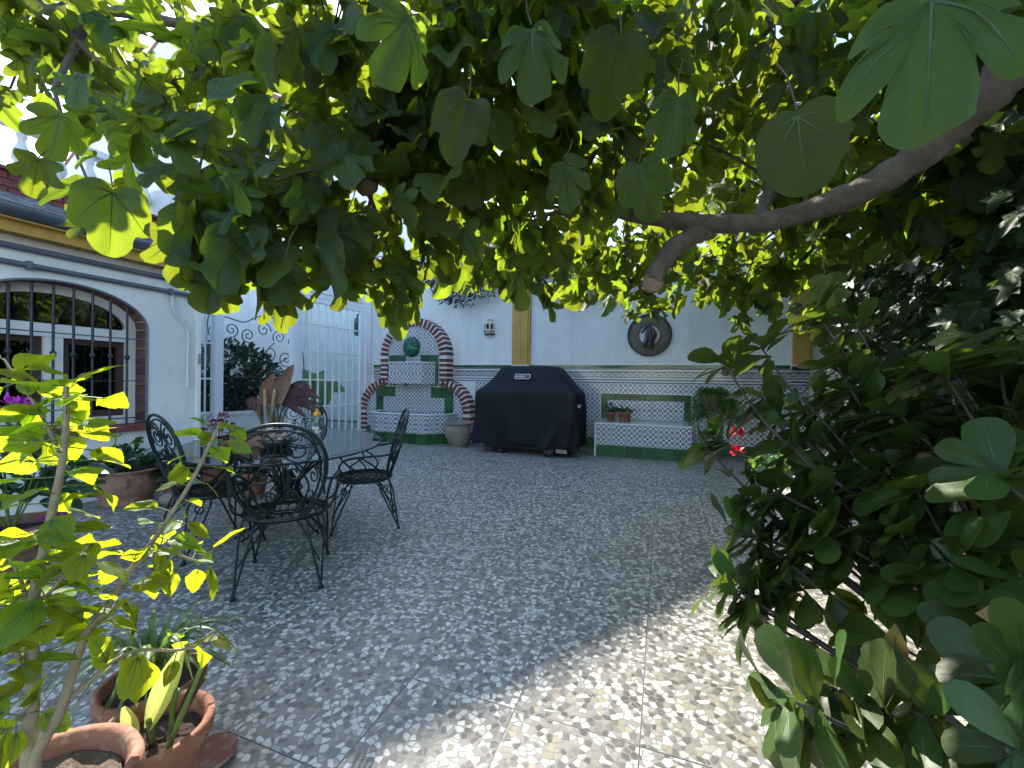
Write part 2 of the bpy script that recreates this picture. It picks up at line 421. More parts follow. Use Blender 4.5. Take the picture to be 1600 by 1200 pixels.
SL = .365
def clip(poly, p, n):
    out = []
    for i in range(len(poly)):
        a, b = poly[i], poly[(i + 1) % len(poly)]
        da = (a[0] - p[0]) * n[0] + (a[1] - p[1]) * n[1]; db = (b[0] - p[0]) * n[0] + (b[1] - p[1]) * n[1]
        if da <= 0: out.append(a)
        if (da < 0 < db) or (db < 0 < da):
            t = da / (da - db); out.append((a[0] + (b[0] - a[0]) * t, a[1] + (b[1] - a[1]) * t))
    return out
CHIPC = [(.56, .58, .55), (.62, .62, .58), (.50, .515, .49), (.36, .365, .34), (.24, .235, .21), (.15, .148, .135), (.07, .07, .068), (.10, .098, .09), (.28, .255, .20), (.20, .195, .18), (.58, .58, .55), (.12, .12, .115)]
def chips_mesh(k):
    rnd = random.Random(100 + k); N = 18; hs = SL / 2 - .0025; st = SL / N
    pts = {}
    for i in range(-1, N + 1):
        for j in range(-1, N + 1):
            pts[i, j] = (-SL / 2 + (i + .5 + rnd.uniform(-.6, .6)) * st, -SL / 2 + (j + .5 + rnd.uniform(-.6, .6)) * st)
    v, f, cols = [], [], []
    for i in range(-1, N + 1):
        for j in range(-1, N + 1):
            c = pts[i, j]; poly = [(c[0] - .06, c[1] - .06), (c[0] + .06, c[1] - .06), (c[0] + .06, c[1] + .06), (c[0] - .06, c[1] + .06)]
            gap = rnd.choice((.0006, .001, .0016, .0028))
            for a in range(-2, 3):
                for b in range(-2, 3):
                    if (a or b) and (i + a, j + b) in pts:
                        q = pts[i + a, j + b]; d = (q[0] - c[0], q[1] - c[1]); l = sqrt(d[0] ** 2 + d[1] ** 2) or 1e-6
                        n_ = (d[0] / l, d[1] / l); mid = (c[0] + d[0] / 2 - n_[0] * gap, c[1] + d[1] / 2 - n_[1] * gap)
                        poly = clip(poly, mid, n_)
                        if len(poly) < 3: break
                if len(poly) < 3: break
            # knock the corners off at random
            for _ in range(2):
                if len(poly) >= 3:
                    a_ = rnd.uniform(0, 2 * pi); poly = clip(poly, (c[0] + cos(a_) * st * rnd.uniform(.38, .6), c[1] + sin(a_) * st * rnd.uniform(.38, .6)), (cos(a_), sin(a_)))
            for p_, n_ in (((hs, 0), (1, 0)), ((-hs, 0), (-1, 0)), ((0, hs), (0, 1)), ((0, -hs), (0, -1))):
                if len(poly) >= 3: poly = clip(poly, p_, n_)
            if len(poly) < 3: continue
            o_ = len(v); col = rnd.choice(CHIPC); q = rnd.uniform(.85, 1.12)
            v += [(x, y, .0004) for x, y in poly]; f.append(tuple(range(o_, o_ + len(poly)))); cols.append((col[0] * q * 1.04, col[1] * q, col[2] * q * .94, 1, len(poly)))
    me = bpy.data.meshes.new('chips'); me.from_pydata(v, [], f); me.materials.append(MATS['chip'])
    ca = me.color_attributes.new('chip', 'FLOAT_COLOR', 'CORNER'); i = 0
    flat = []
    for c_ in cols: flat += list(c_[:4]) * c_[4]
    ca.data.foreach_set('color', flat); me.update(); return me
CH = [chips_mesh(k) for k in range(10)]
sm = MB(); a = SL / 2 - .0007; sm.box(-a, a, -a, a, -.02, 0); slab_me = sm.mesh('slab', 'cement')
fx, fy = -sin(radians(19.9)), cos(radians(19.9))
for i in range(-24, 8):
    for j in range(-6, 19):
        x = -.043 + (i + .5) * SL; y = 1.195 + (j + .5) * SL
        if y > 7.6 or x > 2.5 or x < -8.6: continue
        if y > 6.5 and x > -5.0: continue
        if x < -4.5 and y < 2.9: continue
        dz = x * fx + y * fy; dl = x * fy - y * fx
        if dz < .55 or abs(dl) > dz * 1.26 + .35: continue
        if x < -6.4 and y < 5: continue
        so_ = link('slab', slab_me, floor, loc=(x, y, random.uniform(-.0012, .0004)), rot=(random.uniform(-.0025, .0025), random.uniform(-.0025, .0025), 0))
        link('chips', random.choice(CH), so_, rot=(0, 0, random.randrange(4) * pi / 2), kind='stuff')

# ------------------------------------------------------------------ back garden wall
YB = 6.35
bw = thing('garden_wall', 'long white garden wall at the back with patterned tile dado', 'wall', (0, YB, 0))
m_ = MB(); m_.box(-5.16, -1.33, 0, .22, 0, 3.25); m_.box(-1.328, 2.6, .0015, .22, 0, 2.72)
m_.obj('plaster_panel', 'plaster', bw)
m_ = MB(); m_.box(-5.2, -1.36, -.03, .25, 3.25, 3.31); m_.box(-1.36, 2.65, -.03, .25, 2.72, 2.78); m_.obj('coping', 'plaster_clean', bw)
for x0, x1 in ((-2.283, -1.992), (1.575, 1.79)):
    m_ = MB(); xm = (x0 + x1) / 2
    m_.box(x0, xm - .001, -.075, 0, 1.262, 2.70); m_.box(xm + .001, x1 - .03, -.075, 0, 1.262, 2.70); m_.box(x1 - .03, x1, -.055, 0, 1.262, 2.70)
    m_.obj('pilaster', 'ochre', bw)
    m_ = MB(); m_.box(x0 - .012, x0, -.04, 0, 1.20, 2.6); m_.box(x0, x1, -.085, 0, 1.245, 1.262); m_.obj('pilaster_trim', 'white_glaze', bw)
    tiles(bw, 'green_tile', 'green_glaze', (x0, -.06, 1.20), (1, 0, 0), (0, 0, 1), x1 - x0, .045, 2, 1)
TX0 = -.0683 - 24 * .206
def hid(p):
    X, Z = p.x, p.z
    if -4.98 < X < -3.05 and Z < .95: return True
    if -4.65 < X < -3.4 and Z < 1.9: return True
    if -.72 < X < .25 and Z < .72: return True
    if -2.3 < X < -1.5 and Z < 1.05: return True
    return False
tiles(bw, 'base_tile', 'green_glaze', (TX0, 0, .002), (1, 0, 0), (0, 0, 1), .206 * 33, .165, 33, 1, hid)
tiles(bw, 'patterned_tile', 'azulejo', (TX0, 0, .168), (1, 0, 0), (0, 0, 1), .206 * 33, .206 * 4, 33, 4, hid)
tiles(bw, 'navy_tile', 'navy_glaze', (TX0, 0, .994), (1, 0, 0), (0, 0, 1), .206 * 33, .076 - .06, 33, 1, hid)
tiles(bw, 'border_tile', 'border_glaze', (TX0, .002, 1.052), (1, 0, 0), (0, 0, 1), .206 * 33, .138, 33, 1, hid)
tiles(bw, 'navy_tile', 'navy_glaze', (TX0, 0, 1.030), (1, 0, 0), (0, 0, 1), .206 * 33, .018, 33, 1, hid)
tiles(bw, 'navy_tile', 'navy_glaze', (TX0, 0, 1.192), (1, 0, 0), (0, 0, 1), .206 * 33, .014, 33, 1, hid)
tiles(bw, 'cap_tile', 'green_glaze', (TX0, -.006, 1.212), (1, 0, 0), (0, 0, 1), .206 * 33, .048, 33, 1, hid)
m_ = MB(); m_.box(TX0, -4.66, -.008, 0, 1.0, 1.262); m_.box(-3.4, 1.575, -.008, 0, 1.0, 1.262); m_.box(TX0, 1.9, -.004, 0, 0, 1.0)
m_.obj('tile_bed', 'white_glaze', bw)

# right garden wall (behind the ivy)
rw = thing('side_wall', 'white side wall on the right almost wholly covered in ivy', 'wall', (2.5, 4, 0))
m_ = MB(); m_.box(0, .2, -4.2, 2.348, 0, 2.6); m_.obj('plaster_panel', 'plaster', rw)
m_ = MB(); m_.box(-.03, .23, -4.22, 2.37, 2.6, 2.66); m_.obj('coping', 'plaster_clean', rw)

# ------------------------------------------------------------------ house on the left
hs = thing('house', 'low white house at the left with arched barred window and slate eave', 'house', (-4.24, 0, 0))
YC, HW, ZS, ZT, ZSILL = 1.80, .525, 1.40, 1.685, .585
def arch(n=28, grow=0.0):
    return [(YC + (HW + grow) * cos(pi * i / n), ZS + (ZT - ZS + grow) * sin(pi * i / n)) for i in range(n + 1)]   # right -> left
m_ = MB()
def wallq(y0, y1, z0, z1): m_.add([(0, y0, z0), (0, y1, z0), (0, y1, z1), (0, y0, z1)], [(0, 1, 2, 3)])
ZE = 2.12
wallq(-3, YC - HW, 0, ZE); wallq(YC + HW, 2.775, 0, ZE); wallq(YC - HW, YC + HW, 0, ZSILL)
A_ = arch()
for k in range(len(A_) - 1):
    (ya, za), (yb, zb) = A_[k], A_[k + 1]
    m_.add([(0, yb, zb), (0, ya, za), (0, ya, ZE), (0, yb, ZE)], [(0, 1, 2, 3)])
m_.add([(0, 2.775, 0), (-1.15, 2.775, 0), (-1.15, 2.775, 2.9), (0, 2.775, 2.9)], [(0, 1, 2, 3)])
m_.box(-4.5, -1.16, -3, 2.77, 0, 2.42)
m_.add([(0, -3, ZE), (0, 2.775, ZE), (-.66, 2.775, 2.4), (-.66, -3, 2.4)], [(0, 1, 2, 3)])
m_.obj('wall', 'plaster', hs)
# brick reveal round the opening
bk = MB(); bk.box(0, .045, 0, .075, 0, .13); 
rev = MB()
def reveal(y, z, ang, l, name='reveal_brick'):
    b_ = MB(); b_.box(-.14, -.004, -l / 2, l / 2, -.03, .002)
    b_.obj(name, 'brick_brown', hs, loc=(0, y, z), rot=(ang, 0, 0))
nb = 13
for k in range(nb):
    a0 = pi * (k + .5) / nb
    y, z = YC + HW * cos(a0), ZS + (ZT - ZS) * sin(a0)
    ty, tz = -HW * sin(a0), (ZT - ZS) * cos(a0)
    reveal(y, z, atan2(tz, ty) , sqrt(ty * ty + tz * tz) * pi / nb - .008)
for k in range(10):
    z = ZSILL + .02 + (k + .5) * (ZS - ZSILL - .02) / 10
    for s in (1, -1):
        b_ = MB(); b_.box(-.14, -.004, -.002 if s > 0 else -.03, .03 if s > 0 else .002, -.034, .034); b_.obj('reveal_brick', 'brick_brown', hs, loc=(0, YC + s * (HW + .001), z))
m_ = MB(); A2 = arch(28, .008)
pts = [(0, YC + HW + .008, ZSILL), *[(0, y, z) for y, z in A2], (0, YC - HW - .008, ZSILL)]
m_.tube(pts, .010, 6); m_.obj('arch_edge', 'pipe_grey', hs)
for k in range(8):
    y0 = YC - HW - .05 + k * (2 * HW + .1) / 8
    b_ = MB(); b_.box(-.16, .045, 0, (2 * HW + .1) / 8 - .006, -.055, 0); b_.obj('sill_brick', 'parapet_red', hs, loc=(0, y0, ZSILL))
# window joinery, set back
XW = -.145
wf = MB()
Ai, Ao = arch(28, -.07), arch(28, .0)
for k in range(28):
    q = [(XW, *Ao[k]), (XW, *Ao[k + 1]), (XW, *Ai[k + 1]), (XW, *Ai[k])]; q2 = [(XW - .05, a_[1], a_[2]) for a_ in q]
    wf.add(q + q2, [(0, 1, 2, 3), (3, 2, 6, 7)])
wf.box(XW - .05, XW, YC - HW, YC - HW + .07, ZSILL, ZS); wf.box(XW - .05, XW, YC + HW - .07, YC + HW, ZSILL, ZS)
wf.box(XW - .06, XW + .004, YC - HW + .07, YC + HW - .07, 1.285, 1.385); wf.box(XW - .05, XW - .002, YC - HW + .07, YC + HW - .07, ZSILL, ZSILL + .07)
wf.box(XW - .05, XW - .003, YC - .055, YC + .055, ZSILL + .07, 1.285)
wo = wf.obj('window', 'white_frame', hs)
gp = MB(); Aq = arch(28, -.07)
gp.add([(XW - .02, y, max(z, 1.385)) for y, z in Aq], [tuple(range(len(Aq)))]); gp.obj('fanlight_pane', 'dark_glass', wo)
for s in (-1, 1):
    y0, y1 = (YC - HW + .07, YC - .055) if s < 0 else (YC + .055, YC + HW - .07)
    sash = MB()
    for b_ in ((y0, y0 + .045, ZSILL + .07, 1.285), (y1 - .045, y1, ZSILL + .07, 1.285), (y0 + .045, y1 - .045, 1.24, 1.285), (y0 + .045, y1 - .045, ZSILL + .07, ZSILL + .12)):
        sash.box(XW - .075, XW - .03, b_[0], b_[1], b_[2], b_[3])
    so_ = sash.obj('sash', 'brown_wood', wo)
    pn = MB(); pn.box(XW - .056, XW - .050, y0 + .045, y1 - .045, ZSILL + .12, 1.24); pn.obj('pane', 'dark_glass', so_)
rm = MB(); rm.box(-1.1, -1.08, YC - 1.2, YC + 1.0, .3, 2.0); rm.obj('inner_wall', 'room_dark', hs)
cup = MB(); cup.box(-.9, -.7, YC - .1, YC + .35, .3, 1.28); cup.obj('inner_cupboard', 'brown_wood', hs)
# grille
gr = []
for k in range(10):
    y = 1.522 + (k - 2) * .1136
    q = (y - YC) / HW
    if abs(q) > .98: continue
    zt = ZS + (ZT - ZS) * sqrt(1 - q * q) - .012
    b_ = MB(); b_.tube([(-.03, y, ZSILL - .0), (-.03, y, zt)], .0095, 6)
    b_.lathe([(.0095, -.022), (.02, -.008), (.02, .008), (.0095, .022)], 8, c=(-.03, y, 1.155))
    gr.append(b_.obj('grille_bar', 'iron_black', hs))
for z in (1.31, .955, .64):
    b_ = MB(); b_.box(-.034, -.026, YC - HW + .01, YC + HW - .01, z - .004, z + .004); b_.obj('grille_crossbar', 'iron_black', hs)
# pipes, fascia, gutter, eave
m_ = MB(); m_.tube([(.022, -3, 1.862), (.022, 2.66, 1.885)], .021, 8); m_.obj('wall_pipe', 'pipe_grey', hs)
m_ = MB(); m_.tube([(.022, -3, 1.763), (.022, 2.70, 1.768)], .019, 8)
for y in (.6, 1.6, 2.5): m_.box(0, .045, y - .012, y + .012, 1.735, 1.795)
m_.tube([(.02, 2.70, 1.68), (.02, 2.70, 1.90)], .012, 6); m_.obj('wall_pipe', 'pipe_grey', hs)
m_ = MB(); m_.box(.0, .12, -3, 2.74, 1.955, 2.03); m_.box(0, .17, -3, 2.75, 2.03, 2.045); m_.obj('fascia', 'ochre', hs)
m_ = MB(); prof = [(.15 + .068 * cos(a_), 2.11 + .072 * sin(a_)) for a_ in [pi + pi * i / 9 for i in range(10)]]
prof = [(p[0] + .005, p[1]) for p in prof]; vs = []
for x, z in prof + [(x * .985 + .002, z + .006) for x, z in prof[::-1]]: vs += [(x, -3, z), (x, 2.77, z)]
n_ = len(vs) // 2
m_.add(vs, [(2 * i, 2 * i + 1, 2 * ((i + 1) % n_) + 1, 2 * ((i + 1) % n_)) for i in range(n_)], 0, True); m_.obj('gutter', 'zinc', hs)
m_ = MB(); m_.tube(smoothpath([(.02, 2.52, 1.76), (.02, 2.525, 1.62), (.02, 2.60, 1.52), (.02, 2.652, 1.43), (.02, 2.653, 1.2), (.02, 2.653, .93)], 4), .010, 8)
m_.box(0, .035, 2.645, 2.662, .90, .93); m_.obj('drain_tube', 'pipe_white', hs)
m_ = MB(); m_.box(0, .02, 2.735, 2.772, 0, 1.95); m_.obj('corner_strip', 'white_frame', hs)
m_ = MB(); m_.box(.021, .03, 2.742, 2.762, 1.12, 1.22); m_.obj('lock_plate', 'grey_plastic', hs)
# slate courses
for c_ in range(5):
    for k in range(22):
        t0 = c_ / 5; y0 = -.6 + k * .158 + (c_ % 2) * .079
        if y0 > 2.68 or y0 < .2: continue
        y1 = min(y0 + .152, 2.78)
        x0, z0 = .16 - t0 * .82, 2.135 + t0 * .30; x1, z1 = x0 - .21, z0 + .0766
        b_ = MB(); h = .012 + random.uniform(0, .004)
        b_.add([(x0, y0, z0), (x0, y1, z0), (x1, y1, z1), (x1, y0, z1), (x0, y0, z0 + h), (x0, y1, z0 + h), (x1, y1, z1 + .002), (x1, y0, z1 + .002)],
               [(4, 5, 6, 7), (0, 1, 5, 4), (1, 2, 6, 5), (3, 0, 4, 7)])
        b_.obj('slate', 'slate', hs)
# parapet in red brick courses + balustrade
for c_ in range(4):
    for k in range(26):
        y0 = -.4 + k * .13 + (c_ % 2) * .065
        if y0 < .4 or y0 > 2.7: continue
        b_ = MB(); b_.box(-.80 + .012 * (c_ == 3), -.66, y0, min(y0 + .122, 2.775), 2.36 + c_ * .062, 2.36 + c_ * .062 + .054); b_.obj('parapet_brick', 'parapet_red', hs)
m_ = MB(); m_.box(-.82, -.672, -3, 2.77, 2.34, 2.604); m_.box(-.84, -.62, -3, 2.79, 2.606, 2.63); m_.obj('parapet', 'parapet_red', hs)
bal = bpy.data.meshes
b_ = MB(); b_.lathe([(.045, 0), (.045, .03), (.028, .045), (.03, .06), (.062, .13), (.055, .18), (.026, .26), (.024, .29), (.036, .31), (.03, .33), (.045, .345), (.045, .37)], 12)
bme = b_.mesh('baluster', 'balustrade')
for k in range(11): link('baluster', bme, hs, loc=(-.73, .55 + k * .215, 2.63))
m_ = MB(); m_.box(-.80, -.66, -3, 2.79, 3.0, 3.06); m_.obj('handrail', 'balustrade', hs)

# ------------------------------------------------------------------ glazed enclosure
ge = thing('glass_enclosure', 'white framed glazed screen with sliding door beside the tiled fountain', 'glass door', (-5.35, 3.3, 0), atan2(3.05, .24))
LEN = sqrt(3.05 ** 2 + .24 ** 2)
def bar(name, x0, x1, z0, z1, y0=-.03, y1=.03, par=None, mat='white_frame'):
    b_ = MB(); b_.box(x0, x1, y0, y1, z0, z1); return b_.obj(name, mat, par or ge)
bar('post', .33, .45, 0, 2.28); bar('post', .338, .442, 0.0, 2.28, -.045, -.031)
bar('post', LEN - .20, LEN - .02, 0, 3.35); bar('post', LEN - .15, LEN - .02, 0, 3.3, -.05, -.0305)
bar('post', 1.42, 1.47, 0, 2.28, -.06, .03)
bar('transom', 0, LEN - .2, 2.28, 2.36); bar('transom', 0, LEN - .2, 2.361, 2.46, -.05, .03); bar('transom', -.2, LEN - .02, 3.3, 3.42, -.06, .06)
bar('sill', 0, .33, 0, .05); bar('track', .45, LEN - .2, -.002, .012, -.04, .04)
bar('post', -.02, .04, 0, 3.3)
# side panel
sp = bar('side_panel', .04, .06, .05, 2.28, -.02, .02)
p_ = MB(); p_.box(.06, .33, -.004, .004, .05, 2.28); p_.obj('pane', 'window_glass', sp)
for z in (.13, .55, .975, 1.42, 1.85): bar('muntin', .06, .33, z - .011, z + .011, -.014, .014, sp)
bar('muntin', .245, .255, .05, 2.28, -.014, .014, sp)
# door leaf
D0, D1 = 1.475, LEN - .21
dl = bar('door_leaf', D0, D0 + .055, .015, 2.275, -.055, -.005)
bar('stile', D0 + .075, D0 + .15, .015, 2.275, -.005, .03, dl); bar('stile', D1 - .055, D1, .015, 2.275, -.03, .02, dl)
bar('rail', D0 + .15, D1 - .055, .015, .10, -.03, .02, dl); bar('rail', D0 + .15, D1 - .055, 2.20, 2.275, -.03, .02, dl)
x0, x1 = D0 + .15, D1 - .055
zs = [.10, .13, .55, .975, 1.42, 1.85, 2.20]
nx = 8
p_ = MB(); p_.box(x0, x1, -.003, .003, .10, 2.20); p_.obj('pane', 'window_glass', dl)
for z in (.55, .975, 1.42, 1.85): bar('muntin', x0, x1, z - .011, z + .011, -.015, .012, dl)
for k in range(1, nx):
    x = x0 + (x1 - x0) * k / nx; bar('muntin', x - .009, x + .009, .10, 2.20, -.0135, .0115, dl)
bar('handle', D0 + .062, D0 + .073, 1.30, 1.42, -.012, .012, dl, 'grey_plastic'); bar('stile', D0 + .0555, D0 + .0745, .015, 2.275, .0, .015, dl)
# upper light
ul = bar('upper_frame', .04, LEN - .2, 2.4605, 2.50, -.03, .03)
p_ = MB(); p_.box(.04, LEN - .2, -.003, .003, 2.50, 3.3); p_.obj('pane', 'window_glass', ul)
for z in (2.90,): bar('muntin', .04, LEN - .2, z - .011, z + .011, -.015, .012, ul)
for k in range(1, 19):
    x = .04 + k * .15
    if x < LEN - .25: bar('muntin', x - .009, x + .009, 2.50, 3.3, -.0135, .0115, ul)

# ------------------------------------------------------------------ courtyard beyond the glass
yw = thing('courtyard_wall', 'white courtyard wall seen through the open glass door', 'wall', (-8.3, 5, 0))
m_ = MB(); m_.box(-.2, 0, -2.2, 2.9, 0, 3.0); m_.obj('plaster_panel', 'plaster_clean', yw)
m_ = MB(); m_.box(-.25, .05, -2.2, 2.9, 3.0, 3.07); m_.obj('coping', 'plaster_clean', yw)
pl = thing('planter_box', 'low white planter box seen through the open glass door', 'planter', (-6.75, 5.2, 0))
m_ = MB(); m_.box(-.3, .3, -1.3, .9, 0, .40); m_.box(-.33, .33, -1.33, .93, .401, .45); m_.obj('box', 'plaster_clean', pl)
m_ = MB(); m_.box(.32, .36, -1.3, 1.0, 0, .12); m_.obj('plinth', 'plaster', pl)

# ------------------------------------------------------------------ houses beyond
nh = thing('neighbour_house', 'white gabled house rising behind the garden wall and fig leaves', 'house', (-14.0, 8.0, 0))
YL = 10.0; RZ = 10.90
def gz(x): return RZ - .606 * abs(x)
m_ = MB(); m_.prism([(-8, 0), (YL + .6, 0), (YL + .6, gz(YL + .6)), (0, RZ), (-8, gz(8))], 0, 6); m_.obj('wall', 'plaster_clean', nh)
for s, e in ((1, YL + 1.0), (-1, 8.4)):
    m_ = MB(); m_.add([(0, -.02, RZ + .02), (s * e, -.02, gz(e) + .02), (s * e, 6.2, gz(e) + .02), (0, 6.2, RZ + .02), (0, -.02, RZ + .14), (s * e, -.02, gz(e) + .14), (s * e, 6.2, gz(e) + .14), (0, 6.2, RZ + .14)],
                      [(0, 1, 2, 3), (4, 5, 6, 7), (0, 1, 5, 4), (1, 2, 6, 5), (2, 3, 7, 6)]); m_.obj('roof', 'roof_tile', nh)
ah = thing('apartment_building', 'white building with balcony showing through gaps in the fig leaves', 'building', (2.5, 17.5, 0))
m_ = MB(); m_.box(-1.6, 5, 0, 6, 0, 12.2); m_.obj('wall', 'plaster_clean', ah)
m_ = MB(); m_.box(-1.8, 5.2, -.3, 6.2, 12.2, 12.5); m_.obj('roof', 'plaster_clean', ah)
for k in range(3):
    m_ = MB(); m_.box(-1.0 + k * 2, .1 + k * 2, -.02, .0, 9.2, 11.2); wo_ = m_.obj('window', 'white_frame', ah)
    m_ = MB(); m_.box(-.9 + k * 2, .0 + k * 2, -.03, -.021, 9.3, 11.1); m_.obj('pane', 'dark_glass', wo_)
m_ = MB(); m_.box(-1.5, 4.8, -1.2, 0, 8.5, 8.7); m_.obj('balcony', 'plaster_clean', ah)
for k in range(16):
    m_ = MB(); m_.box(-1.45 + k * .4, -1.40 + k * .4, -1.18, -1.13, 8.7, 9.7); m_.obj('railing_bar', 'white_frame', ah)
m_ = MB(); m_.box(-1.5, 4.8, -1.19, -1.12, 9.7, 9.76); m_.obj('railing', 'white_frame', ah)

# ================================================================== OBJECTS AT THE BACK WALL
# ------------------------------------------------------------------ fountain (local: x from its centre, y from the wall face)
ft = thing('wall_fountain', 'arched wall fountain in red brick and blue patterned tiles with green lion mask', 'fountain', (-4.03, YB, 0))
FY = -.20
UR, US = .52, 1.40            # inner radius / spring height of the upper arch
LX, LR, LZ = .54, .42, .45    # lower quarter arches
def up_arc(r, n=22): return [(r * cos(pi * i / n), US + r * sin(pi * i / n)) for i in range(n + 1)]
def inner_outline():
    p = [(LX + LR, 0)]
    p += [(LX + LR * cos(pi / 2 * i / 8), LZ + LR * sin(pi / 2 * i / 8)) for i in range(9)]
    p += [(UR, LZ + LR)] + up_arc(UR)
    q = [(-x, z) for x, z in p[:11][::-1]]
    return p + q
m_ = MB(); m_.prism(inner_outline(), FY, -.016); 
panel = m_.obj('tiled_panel', 'azulejo', ft)
# mortar ring behind the bricks
def arcband(pin, pout, y0, y1):
    b_ = MB(); n = len(pin)
    for k in range(n - 1):
        a_, b2, c2, d2 = pin[k], pin[k + 1], pout[k + 1], pout[k]
        b_.add([(a_[0], y0, a_[1]), (b2[0], y0, b2[1]), (c2[0], y0, c2[1]), (d2[0], y0, d2[1]), (a_[0], y1, a_[1]), (b2[0], y1, b2[1]), (c2[0], y1, c2[1]), (d2[0], y1, d2[1])],
               [(0, 1, 2, 3), (3, 2, 6, 7), (1, 0, 4, 5), (0, 3, 7, 4), (2, 1, 5, 6)])
    return b_
BT = .14
upi = [(UR, .88)] + up_arc(UR) + [(-UR, .88)]; upo = [(UR + BT, .88)] + up_arc(UR + BT) + [(-UR - BT, .88)]
loi = lambda s: [(s * (LX + LR), 0)] + [(s * (LX + LR * cos(pi / 2 * i / 8)), LZ + LR * sin(pi / 2 * i / 8)) for i in range(9)]
loo = lambda s: [(s * (LX + LR + BT), 0)] + [(s * (LX + (LR + BT) * cos(pi / 2 * i / 8)), LZ + (LR + BT) * sin(pi / 2 * i / 8)) for i in range(9)]
mo = arcband(upi, upo, FY - .022, -.001)
for s in (1, -1):
    b_ = arcband(loi(s), loo(s), FY - .020, -.001); mo.add(b_.v, b_.f)
mo.obj('mortar', 'mortar', ft)
bb = MB(); bb.box(-BT / 2 - .002, BT / 2 + .002, FY - .030, -.0015, -.026, .026); brick_me = bb.mesh('brick', 'brick_red')
def brick(x, z, ang): link('brick', brick_me, ft, loc=(x, random.uniform(-.003, .002), z), rot=(0, -ang, random.uniform(-.01, .01)), scale=(1 + random.uniform(-.02, .02), 1, 1 + random.uniform(-.08, .05)))
for s in (1, -1):
    for k in range(6): brick(s * (UR + BT / 2), .92 + k * .082, 0 if s > 0 else pi)
    for k in range(5): brick(s * (LX + LR + BT / 2), .045 + k * .082, 0 if s > 0 else pi)
    for k in range(10):
        a_ = pi / 2 * (k + .35) / 10; brick(s * (LX + (LR + BT / 2) * cos(a_)), LZ + (LR + BT / 2) * sin(a_), a_ if s > 0 else pi - a_)
for k in range(23):
    a_ = pi * (k + .5) / 23; brick((UR + BT / 2) * cos(a_), US + (UR + BT / 2) * sin(a_), a_)
# patterned tiles proud of the panel
def inside(p):
    x, z = abs(p.x), p.z; hw = .105
    if z - hw < 0: pass
    def ins(x, z):
        if z > .87: return (x < UR) if z < US else (x * x + (z - US) ** 2 < UR * UR)
        if x < LX: return True
        if z < LZ: return x < LX + LR
        return (x - LX) ** 2 + (z - LZ) ** 2 < LR * LR
    return all(ins(x + a_, z + b2) for a_ in (-hw, hw) for b2 in (-hw, hw))
tiles(ft, 'patterned_tile', 'azulejo', (-.103 * 9, FY, .0), (1, 0, 0), (0, 0, 1), .206 * 9, .206 * 9, 9, 9, lambda p: not inside(p) or (abs(p.x) < .42 and .95 < p.z < 1.25) or (abs(p.x) < .55 and p.z < .42))
# green tiles stepping round the basins
def gt(x0, x1, z0, z1, nu, nv): tiles(ft, 'green_tile', 'green_glaze', (x0, FY - .014, z0), (1, 0, 0), (0, 0, 1), x1 - x0, z1 - z0, nu, nv)
gt(-.49, -.15, 1.27, 1.42, 2, 1); gt(.15, .49, 1.27, 1.42, 2, 1)
gt(-.49, -.36, .90, 1.27, 1, 2); gt(.36, .49, .90, 1.27, 1, 2)
gt(-.75, -.36, .70, .88, 2, 1); gt(.36, .78, .70, .88, 2, 1)
gt(-.75, -.60, .40, .70, 1, 2); gt(.62, .78, .22, .70, 1, 3)
gt(-.96, -.80, 0.004, .17, 1, 1); gt(.80, .96, .004, .17, 1, 1)
# upper basin
m_ = MB(); XB, YF = .44, FY - .20
pl_ = [(-XB, FY), (-XB + .10, YF), (XB - .14, YF), (XB, FY)]
def basin(poly, z0, z1, t):
    b_ = MB(); n = len(poly); cx = sum(p[0] for p in poly) / n
    inn = []
    for x, y in poly: inn.append((x * (1 - t / .45) + 0 * cx, y + (t if y < FY - .01 else 0)))
    v = [(x, y, z0) for x, y in poly] + [(x, y, z1) for x, y in poly] + [(x, y, z1) for x, y in inn] + [(x, y, z0 + .05) for x, y in inn]
    f = []
    for i in range(n - 1):
        f += [(i, i + 1, n + i + 1, n + i), (2 * n + i, 2 * n + i + 1, 3 * n + i + 1, 3 * n + i)]
    f += [tuple(range(n))[::-1], tuple(3 * n + i for i in range(n))]
    b_.add(v, f, 0)
    b_.add([v[n + i] for i in range(n)] + [v[2 * n + i] for i in range(n)], [(i, i + 1, n + i + 1, n + i) for i in range(n - 1)], 1)
    return b_
ub = basin(pl_, .925, 1.285, .05).obj('upper_basin', ['azulejo', 'white_glaze'], ft)
tiles(ub, 'patterned_tile', 'azulejo', (-XB + .10, YF, .928), (1, 0, 0), (0, 0, 1), 2 * XB - .24, .345, 3, 2)
for (xa, ya), (xb, yb) in ((pl_[0], pl_[1]), (pl_[2], pl_[3])):
    L_ = sqrt((xb - xa) ** 2 + (yb - ya) ** 2); tiles(ub, 'patterned_tile', 'azulejo', (xa, ya, .928), (xb - xa, yb - ya, 0), (0, 0, 1), L_, .345, 1, 2)
m_ = MB()
q = [(-XB - .006, FY), (-XB + .094, YF - .018), (XB - .134, YF - .018), (XB + .006, FY)]
m_.tube([(x, y, 1.288) for x, y in q], .012, 6); m_.obj('rim', 'white_glaze', ub)
m_ = MB(); m_.tube([(0, YF + .02, .93), (0, YF - .05, .92), (0, YF - .055, .885)], .016, 8); m_.obj('spout', 'iron', ub)
